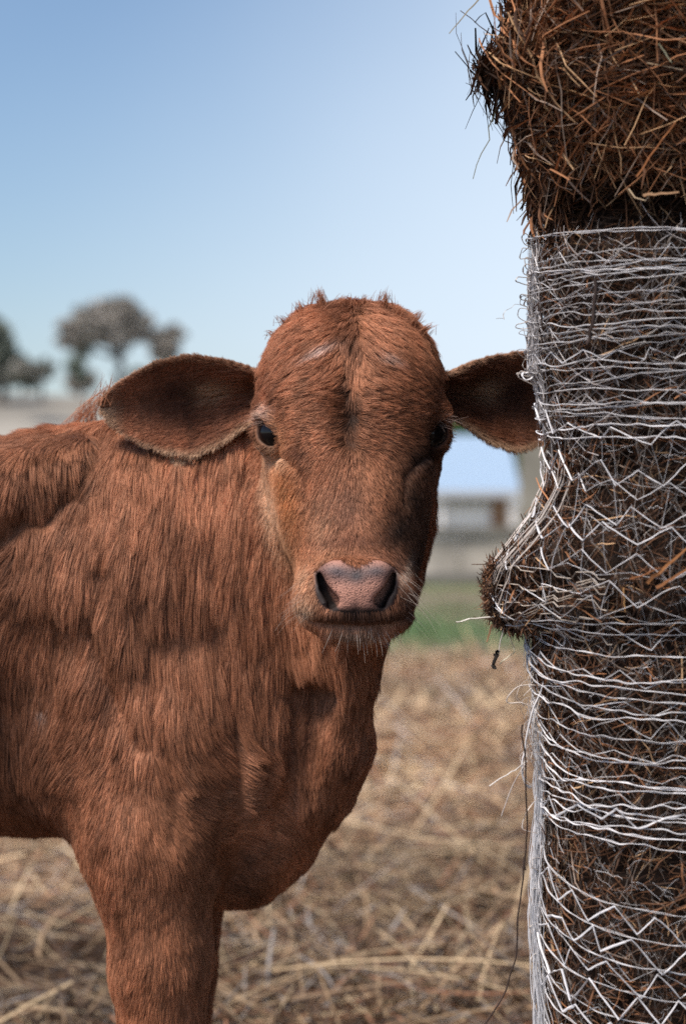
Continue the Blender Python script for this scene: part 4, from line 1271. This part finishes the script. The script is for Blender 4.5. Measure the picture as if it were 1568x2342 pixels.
# ================================================================== ground and hill
def ground_h(x, y):
    near = np.exp(-((y - 7.5) / 6.0) ** 2)
    h = .05 * fbm(x * .7, y * .7, x * 0, 3) * near + .03 * fbm(x * 2.2, y * 2.2, x * 0 + 4, 2) * near
    h = h + .10 * np.exp(-((y - 8.5) / 1.8) ** 2 - ((x - .9) / 1.6) ** 2)
    return h * sstep(2.0, 4.2, np.hypot(x * .9, y - 1.0)) 

gxs = np.concatenate([-np.geomspace(900, 14, 22), np.arange(-12, 12.01, .25), np.geomspace(14, 900, 22)])
gys = np.concatenate([-np.geomspace(300, 6, 12), np.arange(-4, 32.01, .25), np.geomspace(36, 1500, 22)])
GX, GY = np.meshgrid(gxs, gys, indexing='ij')
GZ = ground_h(GX, GY)
ii = np.arange(GX.size).reshape(GX.shape)
m_ground, nt, b = mat_new('dry_ground')
tc = nt.nodes.new('ShaderNodeTexCoord'); geo = nt.nodes.new('ShaderNodeNewGeometry')
sx = nt.nodes.new('ShaderNodeSeparateXYZ'); nt.links.new(geo.outputs['Position'], sx.inputs[0])
def ramp(pos_cols, fac):
    r = nt.nodes.new('ShaderNodeValToRGB')
    el = r.color_ramp.elements
    while len(el) < len(pos_cols): el.new(.5)
    for e, (p, c) in zip(el, pos_cols): e.position = p; e.color = (*c, 1)
    nt.links.new(fac, r.inputs['Fac']); return r.outputs['Color']
def noise(scale, detail=5, warp=None):
    n = nt.nodes.new('ShaderNodeTexNoise'); n.inputs['Scale'].default_value = scale; n.inputs['Detail'].default_value = detail
    nt.links.new(warp or geo.outputs['Position'], n.inputs['Vector']); return n.outputs['Fac']
mpn = nt.nodes.new('ShaderNodeMapping'); mpn.inputs['Scale'].default_value = (1, .30, 1); nt.links.new(geo.outputs['Position'], mpn.inputs['Vector'])
c_litter = ramp([(.32, (.022, .014, .010)), (.55, (.07, .043, .027)), (.78, (.20, .13, .08))], noise(38, 6))
c_grass = ramp([(.38, (.17, .145, .105)), (.52, (.14, .155, .085)), (.70, (.09, .17, .06))], noise(.55, 3, mpn.outputs['Vector']))
c_far = ramp([(.3, (.20, .19, .13)), (.7, (.28, .24, .17))], noise(.05, 4))
mrg = nt.nodes.new('ShaderNodeMapRange'); mrg.inputs[1].default_value = 12.8; mrg.inputs[2].default_value = 14.6
ad = nt.nodes.new('ShaderNodeMath'); ad.operation = 'MULTIPLY_ADD'; ad.inputs[1].default_value = 3.0
nt.links.new(noise(.8, 3), ad.inputs[0]); nt.links.new(sx.outputs['Y'], ad.inputs[2]); nt.links.new(ad.outputs[0], mrg.inputs[0])
mx1 = nt.nodes.new('ShaderNodeMix'); mx1.data_type = 'RGBA'
nt.links.new(mrg.outputs[0], mx1.inputs[0]); nt.links.new(c_litter, mx1.inputs[6]); nt.links.new(c_grass, mx1.inputs[7])
mrf = nt.nodes.new('ShaderNodeMapRange'); mrf.inputs[1].default_value = 30; mrf.inputs[2].default_value = 45
nt.links.new(sx.outputs['Y'], mrf.inputs[0])
mx2 = nt.nodes.new('ShaderNodeMix'); mx2.data_type = 'RGBA'
nt.links.new(mrf.outputs[0], mx2.inputs[0]); nt.links.new(mx1.outputs[2], mx2.inputs[6]); nt.links.new(c_far, mx2.inputs[7])
nt.links.new(mx2.outputs[2], b.inputs['Base Color']); b.inputs['Roughness'].default_value = .9; b.inputs['Specular IOR Level'].default_value = .1
bp = nt.nodes.new('ShaderNodeBump'); bp.inputs['Strength'].default_value = .8; bp.inputs['Distance'].default_value = .03
nt.links.new(noise(30, 5), bp.inputs['Height']); nt.links.new(bp.outputs['Normal'], b.inputs['Normal'])
g = mesh_obj('ground', np.stack([GX, GY, GZ], -1).reshape(-1, 3), np.stack([ii[:-1, :-1], ii[1:, :-1], ii[1:, 1:], ii[:-1, 1:]], -1).reshape(-1, 4), m_ground, smooth=True)
tag(g, kind='structure')

# low bank at the left, far behind the calf
hx = np.linspace(-140, 14, 78); hy = np.linspace(58, 150, 47)
HX, HY = np.meshgrid(hx, hy, indexing='ij')
HZ = 6.4 * sstep(58, 100, HY) * sstep(150, 125, HY) * sstep(14, -6, HX) * (1 + .10 * fbm(HX * .06, HY * .06, HX * 0, 3)) - .06
ii = np.arange(HX.size).reshape(HX.shape)
m_bank = simple_mat('bank_earth', (.25, .24, .215), .95, .1, noise=(.12, .75, 1.25))
tag(mesh_obj('hill', np.stack([HX, HY, HZ], -1).reshape(-1, 3), np.stack([ii[:-1, :-1], ii[1:, :-1], ii[1:, 1:], ii[:-1, 1:]], -1).reshape(-1, 4), m_bank, smooth=True), kind='structure')

# ---------------- straw litter
def litter(n, yr, half, Lr, rr, lift, pw=1.0):
    y = yr[0] + (yr[1] - yr[0]) * rng.random(n) ** pw
    x = rng.uniform(-1, 1, n) * (half[0] + (half[1] - half[0]) * (y - yr[0]) / (yr[1] - yr[0]))
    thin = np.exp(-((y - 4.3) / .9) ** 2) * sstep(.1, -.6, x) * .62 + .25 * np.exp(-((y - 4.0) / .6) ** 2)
    kp = rng.random(n) > thin; x, y, thin = x[kp], y[kp], thin[kp]; n = len(x)
    clump = fbm(x * 2.6, y * 2.6, x * 0 + 2, 3)
    z = ground_h(x, y) + .006 + np.abs(rng.normal(0, lift, n)) * (1 + clump).clip(.15, 2)
    a = rng.uniform(0, 2 * math.pi, n) + .5 * clump
    e = rng.normal(0, .20, n) * (1 + (rng.random(n) < .12) * 1.8)
    d = np.c_[np.cos(a) * np.cos(e), np.sin(a) * np.cos(e), np.sin(e)]
    L = rng.uniform(*Lr, n) * rng.uniform(.5, 1, n)
    z = np.maximum(z, ground_h(x, y) + np.abs(d[:, 2]) * L * .42)
    t = np.linspace(-.5, .5, 5)[None, :, None]
    bend = rng.normal(0, .25, (n, 1, 1)) * np.cross(d, np.array([0, 0, 1.0]))[:, None] + rng.normal(0, .10, (n, 1, 1)) * np.array([0, 0, 1.0])
    Q = np.c_[x, y, z][:, None] + L[:, None, None] * (t * d[:, None] + t * t * bend)
    r = rng.uniform(*rr, n)[:, None] * np.array([.7, 1, 1, 1, .6])
    k = rng.random(n)[:, None]
    dark, mid, tan, gold, red, grey = [np.array(c) for c in ((.10, .06, .038), (.27, .16, .092), (.46, .32, .195), (.64, .49, .31), (.35, .17, .095), (.44, .40, .37))]
    c = np.where(k < .33, dark, np.where(k < .50, mid, np.where(k < .66, tan, np.where(k < .77, gold, np.where(k < .88, red, grey)))))
    if rr[1] > .0053: c = np.where(k < .5, tan, gold)
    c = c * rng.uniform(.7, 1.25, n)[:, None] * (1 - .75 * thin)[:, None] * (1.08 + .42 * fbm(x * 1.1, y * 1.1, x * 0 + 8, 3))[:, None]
    V, F = tubes(Q, r, 3, .5)
    return V, F, np.repeat(c, 15, 0)
parts = [litter(16000, (1.8, 4.0), (1.6, 1.8), (.06, .32), (.0013, .0036), .014),
         litter(42000, (3.6, 8.0), (1.5, 2.6), (.08, .42), (.0014, .0042), .020, 1.15),
         litter(4200, (3.8, 12.8), (1.5, 4.2), (.25, .65), (.0028, .0055), .04),
         litter(34000, (7.4, 13.4), (2.8, 4.6), (.10, .45), (.002, .0052), .028)]
LV, LF, LT, o_ = [], [], [], 0
for V, F, c in parts:
    LV.append(V); LF.append(F + o_); LT.append(c); o_ += len(V)
m_straw = tint_mat('straw', .6, .3)
st = mesh_obj('straw_litter', np.concatenate(LV), np.concatenate(LF), m_straw, attrs={'tint': np.concatenate(LT)})
tag(st, 'loose dry straw strewn over the ground under and behind the calf', 'straw', kind='stuff')

# ---------------- grass beyond the straw
n = 34000
y = rng.uniform(12.6, 27.4, n); x = rng.uniform(-1, 1, n) * (3.5 + (y - 14) * .35)
gr = fbm(x * .9, y * .35, x * 0 + 3, 2) * .7 + 1.1 * np.exp(-((x - 1.0) / .9) ** 2 - ((y - 15.4) / 1.9) ** 2) - .12
keep = (gr > -.25); x, y, gr = x[keep], y[keep], gr[keep]; n = len(x)
L = rng.uniform(.03, .11, n) * (1 + np.maximum(gr, 0))
a = rng.uniform(0, 6.28, n); e = rng.uniform(.6, 1.5, n)
d = np.c_[np.cos(a) * np.cos(e), np.sin(a) * np.cos(e), np.sin(e)]
t = np.linspace(0, 1, 4)[None, :, None]
Q = np.c_[x, y, ground_h(x, y) - .005][:, None] + L[:, None, None] * (t * d[:, None] + t * t * np.c_[np.cos(a) * .35, np.sin(a) * .35, -.25 * np.ones(n)][:, None])
gcol = np.where((rng.random(n) < .30 + .9 * np.maximum(gr, 0))[:, None], np.array([.10, .175, .07]), np.array([.25, .20, .13])) * rng.uniform(.7, 1.3, n)[:, None]
V, F = tubes(Q, (rng.uniform(.003, .006, n)[:, None] * np.array([1, .9, .7, .2])), 3, .3)
gs = mesh_obj('grass', V, F, m_straw, attrs={'tint': np.repeat(gcol, 12, 0)})
tag(gs, 'short patchy green and dry grass between the straw and the low wall', 'grass', kind='stuff')

# ================================================================== buildings at the back
def boxes(bl, bevel=0.0):
    """bl: list of (x0,x1,y0,y1,z0,z1)"""
    V, F = [], []
    for (x0, x1, y0, y1, z0, z1) in bl:
        b0 = len(V)
        V += [(x0, y0, z0), (x1, y0, z0), (x1, y1, z0), (x0, y1, z0), (x0, y0, z1), (x1, y0, z1), (x1, y1, z1), (x0, y1, z1)]
        F += [[b0 + i for i in q] for q in ((0, 3, 2, 1), (4, 5, 6, 7), (0, 1, 5, 4), (1, 2, 6, 5), (2, 3, 7, 6), (3, 0, 4, 7))]
    return np.array(V, float), np.array(F)

m_conc = simple_mat('weathered_concrete', (.38, .35, .31), .9, .2, noise=(1.6, .45, 1.45), bump=(14, .4, .02))
m_cap = simple_mat('concrete_cap', (.17, .165, .15), .9, .2, noise=(2.5, .7, 1.2))
m_white = simple_mat('white_paint', (.82, .80, .79), .6, .3, noise=(1.2, .88, 1.05))
m_roof, nt, b = mat_new('blue_metal_roof')
b.inputs['Base Color'].default_value = (.30, .41, .54, 1); b.inputs['Roughness'].default_value = .45; b.inputs['Metallic'].default_value = .0
b.inputs['Specular IOR Level'].default_value = .5
m_dark = simple_mat('dark_opening', (.10, .11, .11), .4, .5)
m_brown = simple_mat('brown_timber', (.26, .15, .09), .7, .3, noise=(4, .7, 1.2))
m_post = simple_mat('grey_post', (.27, .25, .215), .9, .2, noise=(3, .7, 1.2), bump=(20, .4, .01))

WY = 28.0
wx0, wx1 = -6.0, 9.0
low_wall = empty('low_wall', (1.5, WY, 0))
tag(low_wall, 'low grey weathered concrete wall across the back of the grass', 'wall')
V, F = boxes([(wx0 + i * 1.5, wx0 + (i + 1) * 1.5 - .018, WY, WY + .22, -.05, .595 + .006 * ((i * 7) % 3)) for i in range(10)])
mesh_obj('wall_panel', V, F, m_conc, low_wall)
V, F = boxes([(wx0 - .02, wx1 + .02, WY - .05, WY + .27, .617, .735)])
mesh_obj('coping', V, F, m_cap, low_wall)
V, F = boxes([(wx0 - .02, wx1 + .02, WY - .07, WY - .002, -.05, .13)])
mesh_obj('plinth', V, F, m_cap, low_wall)
pillar = empty('gate_pillar', (at(1226, 1172, WY - .3)[0], WY - .3, 0))
tag(pillar, 'tall grey square pillar standing in front of the low wall, half hidden by the bale', 'pillar')
px = pillar.location.x
V, F = boxes([(px - .20, px + .20, WY - .50, WY - .10, -.05, 2.05)])
mesh_obj('shaft', V, F, m_post, pillar)
V, F = boxes([(px - .25, px + .25, WY - .55, WY - .072, 2.052, 2.14), (px - .17, px + .17, WY - .47, WY - .13, 2.142, 2.22)])
mesh_obj('cap', V, F, m_cap, pillar)

# house behind the wall: x from hidden behind the calf's face to just left of the pillar
HYf = 46.0
hx0, hx1 = at(560, 0, HYf)[0], at(1188, 0, HYf)[0]
ze = CAM_H + (1172 - 1128) * HYf / K; zr = CAM_H + (1172 - 1010) * (HYf + 3.2) / K; ze = 1.32
house = empty('house', ((hx0 + hx1) / 2, HYf + 3, 0))
tag(house, 'white house with a pale blue metal roof beyond the low wall', 'house')
V, F = boxes([(hx0 + .3, hx1 - .35, HYf, HYf + 6, -1.2, ze + .12)])
mesh_obj('wall', V, F, m_white, house)
# roof: two corrugated slopes with real thickness
def roof(x0, x1, y0, y1, za, zb, th=.06, n=90):
    xs = np.linspace(x0, x1, n * 2 + 1); w = .025 * (np.arange(n * 2 + 1) % 2)
    V = []
    for dz in (0, -th):
        for (yy, zz) in ((y0, za), ((y0 + y1) / 2, zb), (y1, za)):
            V.append(np.c_[xs, np.full_like(xs, yy), zz + w + dz])
    V = np.concatenate(V); m = len(xs); idx = np.arange(6 * m).reshape(6, m)
    Fq = []
    for a_, b_ in ((0, 1), (1, 2), (4, 3), (5, 4), (3, 0), (2, 5)):
        Fq.append(np.stack([idx[a_, :-1], idx[a_, 1:], idx[b_, 1:], idx[b_, :-1]], -1))
    return V, np.concatenate(Fq)
V, F = roof(hx0, hx1, HYf - .30, HYf + 6.30, ze, zr + .12)
mesh_obj('roof', V, F, m_roof, house)
# gables
for gxx in (hx0 + .32, hx1 - .37):
    gv = []
    for dx in (0, .05):
        gv += [(gxx + dx, HYf + .05, ze + .121), (gxx + dx, HYf + 5.95, ze + .121), (gxx + dx, HYf + 3, zr - .02)]
    mesh_obj('gable', np.array(gv), [np.array([[0, 1, 2], [5, 4, 3]]), np.array([[0, 3, 4, 1], [1, 4, 5, 2], [2, 5, 3, 0]])], m_white, house)
V, F = boxes([(hx0 + .02, hx1 - .02, HYf - .37, HYf - .302, ze - .10, ze + .05)])
mesh_obj('gutter', V, F, simple_mat('gutter_grey', (.45, .47, .50), .5, .4), house)
for (ua, ub) in ((640, 690), (735, 785), (830, 880), (930, 975), (1022, 1040), (1050, 1068), (1078, 1096), (1105, 1118)):
    xa, xb = at(ua, 0, HYf)[0], at(ub, 0, HYf)[0]
    z0, z1 = ze - .27, ze - .12
    V, F = boxes([(xa - .03, xa, HYf - .04, HYf - .002, z0 - .03, z1 + .03), (xb, xb + .03, HYf - .04, HYf - .002, z0 - .03, z1 + .03),
                  (xa, xb, HYf - .04, HYf - .002, z1, z1 + .03), (xa, xb, HYf - .04, HYf - .002, z0 - .03, z0)])
    w_ = mesh_obj('window', V, F, m_white, house)
    V, F = boxes([(xa + .002, xb - .002, HYf - .02, HYf - .004, z0 + .002, z1 - .002)])
    pn = mesh_obj('pane', V, F, m_dark); pn.parent = w_
xa, xb = at(1122, 0, HYf)[0], at(1160, 0, HYf)[0]
V, F = boxes([(xa, xb, HYf - .05, HYf - .003, -1.2, ze - .10)])
dr = mesh_obj('door', V, F, m_brown, house)
V, F = boxes([(xa + .06, xa + .10, HYf - .10, HYf - .052, .1, .16)])
hd_ = mesh_obj('handle', V, F, m_dark); hd_.parent = dr
for uu in (600, 760, 905, 1008, 1172):
    xx = at(uu, 0, HYf - .20)[0]
    V, F = boxes([(xx - .05, xx + .05, HYf - .25, HYf - .15, -1.2, ze - .105)])
    mesh_obj('post', V, F, m_white, house)

# a grey store shed on top of the far bank at the left
# ================================================================== trees
m_bark = simple_mat('bark', (.10, .085, .075), .9, .1, noise=(6, .6, 1.3))
def tree(name, label, base, height, spread, blobs, leaf_cols, leaves, leaf, seed, trunk_r, group=None):
    """blobs: (dx, dz, rx, rz) foliage masses relative to the base in metres"""
    rg = np.random.default_rng(seed)
    o = empty(name, base); tag(o, label, 'tree', group)
    base = np.array(base)
    TV, TF, off = [], [], 0
    fork = base + np.array([rg.normal(0, .05), 0, height * .38])
    def limb(a, b, ra, rb, k=8):
        nonlocal off
        t = np.linspace(0, 1, k)[:, None]
        Q = a + (b - a) * t; Q[1:-1] += rg.normal(0, .03 * np.linalg.norm(b - a), (k - 2, 3))
        V, F = tubes(Q[None], np.linspace(ra, rb, k)[None], 8)
        TV.append(V); TF.append(F + off); off += len(V)
        return Q
    limb(base - np.array([0, 0, .3]), fork, trunk_r, trunk_r * .75)
    P, S = [], []
    vol = np.array([b[2] * b[2] * b[3] for b in blobs]); vol /= vol.sum()
    for (dx, dz, rx, rz), w in zip(blobs, vol):
        c = base + np.array([dx, rg.normal(0, rx * .5), dz])
        Q = limb(fork, c, trunk_r * .5, trunk_r * .12)
        for j in range(5):
            q = Q[rg.integers(3, 8)]
            limb(q, c + rg.normal(0, .5, 3) * np.array([rx, rx, rz]), trunk_r * .14, trunk_r * .03, 6)
        nn = int(leaves * w)
        nc = max(6, nn // 45)
        dirs = rg.normal(0, 1, (nc, 3)); dirs /= np.linalg.norm(dirs, axis=1, keepdims=True)
        cc = c + dirs * (rg.random((nc, 1)) ** .45) * np.array([rx, rx, rz])
        P.append(cc[rg.integers(0, nc, nn)] + rg.normal(0, .16, (nn, 3)) * np.array([rx, rx, rz]))
    P = np.concatenate(P); nl = len(P)
    a1_ = rg.normal(0, 1, (nl, 3)); a1_ /= np.linalg.norm(a1_, axis=1, keepdims=True)
    a2_ = np.cross(a1_, rg.normal(0, 1, (nl, 3))); a2_ /= np.linalg.norm(a2_, axis=1, keepdims=True)
    s = (leaf * rg.uniform(.6, 1.3, nl))[:, None]
    V = np.stack([P - a1_ * s, P + a2_ * s * .45, P + a1_ * s, P - a2_ * s * .45], 1).reshape(-1, 3)
    mesh_obj('trunk', np.concatenate(TV), np.concatenate(TF), m_bark, o, smooth=True)
    col = np.array(leaf_cols)[rg.integers(0, len(leaf_cols), nl)] * rg.uniform(.7, 1.3, (nl, 1))
    mesh_obj('crown', V, np.arange(nl * 4).reshape(-1, 4), m_leaf, o, attrs={'tint': np.repeat(col, 4, 0)})
    return o
m_leaf = tint_mat('leaf', .6, .2)
OLIVE = [(.32, .30, .27), (.26, .25, .22), (.37, .34, .31)]  # leaf colour lifted to pale grey, with distance haze painted in
GREEN = [(.16, .18, .15), (.18, .20, .17), (.14, .165, .135)]
TY = 92.0
def hz_at(x, y):
    return 6.4 * sstep(58, 100, y) * sstep(150, 125, y) * sstep(14, -6, x) * 1.0 - .2
m_ = TY / K                                   # metres per photo unit at the trees
def U(u): return (u - 784) * m_
base0 = (U(272), TY, float(hz_at(np.float64(U(272)), np.float64(TY))))
def bl(base, lst):
    return [((u - 784) * m_ - base[0], CAM_H + (1172 - v) * m_ - base[2], ru * m_, rv * m_) for (u, v, ru, rv) in lst]
tree('spreading_tree', 'round olive brown tree with a bare trunk standing alone on the pale bank', base0, 4.6, 3,
     bl(base0, [(262, 712, 52, 32), (215, 740, 50, 40), (168, 765, 40, 32), (305, 728, 38, 34), (250, 760, 50, 34), (235, 772, 42, 18), (330, 760, 26, 32), (285, 770, 28, 20)]), OLIVE, 12000, .15, 21, .20)
base1 = (U(372), TY + 4, base0[2] + .3)
tree('spreading_tree', 'thin sparse tree leaning out just behind the calf\'s raised ear', base1, 3.6, 2,
     bl(base1, [(345, 765, 20, 30), (385, 742, 24, 16), (368, 785, 26, 22), (345, 800, 20, 20)]), OLIVE, 5600, .16, 22, .12)
base2 = (U(5), TY, base0[2])
tree('dense_tree', 'dark green tree cut off by the left edge of the photo', base2, 4, 3,
     bl(base2, [(-30, 770, 50, 36), (8, 800, 34, 34), (20, 830, 34, 34), (-20, 840, 50, 36), (-10, 745, 24, 24)]), GREEN, 9000, .16, 23, .20)
base3 = (U(112), TY + 10, base0[2])
tree('young_tree', 'slight pale green sapling between the dark tree and the round tree', base3, 3.0, 2,
     bl(base3, [(128, 745, 22, 30), (108, 800, 22, 28), (128, 830, 18, 16)]), [(.20, .24, .20), (.17, .20, .16)], 3800, .15, 24, .10)
base4 = (U(140), TY - 6, base0[2])
tree('bush', 'low rounded olive bush at the foot of the sapling', base4, 1.2, 2,
     bl(base4, [(110, 865, 30, 16), (150, 868, 22, 18), (80, 872, 30, 12), (148, 850, 12, 16)]), OLIVE + GREEN, 2400, .13, 25, .08)
base6 = (U(225), TY + 14, base0[2])
tree('bush', 'small faint bush below the crown of the round tree', base6, 1.2, 2,
     bl(base6, [(215, 838, 26, 14), (230, 850, 22, 14)]), [(.16, .18, .15)], 900, .13, 27, .07)
tb = (at(1110, 1172, 62)[0], 62.0, -.2)
tree('leafy_tree', 'bright green leafy tree rising behind the blue roof', tb, 4, 4,
     [(-2.2, 2.6, 2.0, 1.0), (-.4, 2.9, 2.2, 1.1), (-4.2, 2.5, 1.8, 1.0), (.8, 2.5, 1.2, .8)], [(.06, .14, .035), (.09, .17, .05), (.05, .10, .03)], 9000, .14, 26, .16)

for q, (uu, vt, wd, sd) in enumerate([(-20, 876, 44, 31), (52, 872, 34, 32), (185, 880, 26, 33), (318, 878, 30, 34), (415, 880, 30, 35), (500, 884, 26, 36)]):
    yb = TY + 6 + 3 * q
    bb = ((uu - 784) * yb / K, yb, float(hz_at(np.float64((uu - 784) * yb / K), np.float64(yb))))
    lab = ['broad grey green shrub on the bank at the photo\'s left edge', 'rounded grey green shrub on the bank under the dark tree', 'small olive shrub on the bank left of the round tree\'s trunk',
           'grey green shrub on the bank right of the round tree\'s trunk', 'pale shrub on the bank just above the calf\'s left ear', 'faint low shrub on the bank near the calf\'s forehead'][q]
    m2 = yb / K
    tree('bush', lab, bb, 1.4, 2, [(-wd * .5 * m2, .9, wd * .8 * m2, .55), (wd * .5 * m2, 1.0, wd * .8 * m2, .6), (0, CAM_H + (1172 - vt + 14) * m2 - bb[2], wd * m2, .5)], GREEN if q % 2 else OLIVE, 2600, .15, sd, .08, 'shrubs along the bank')
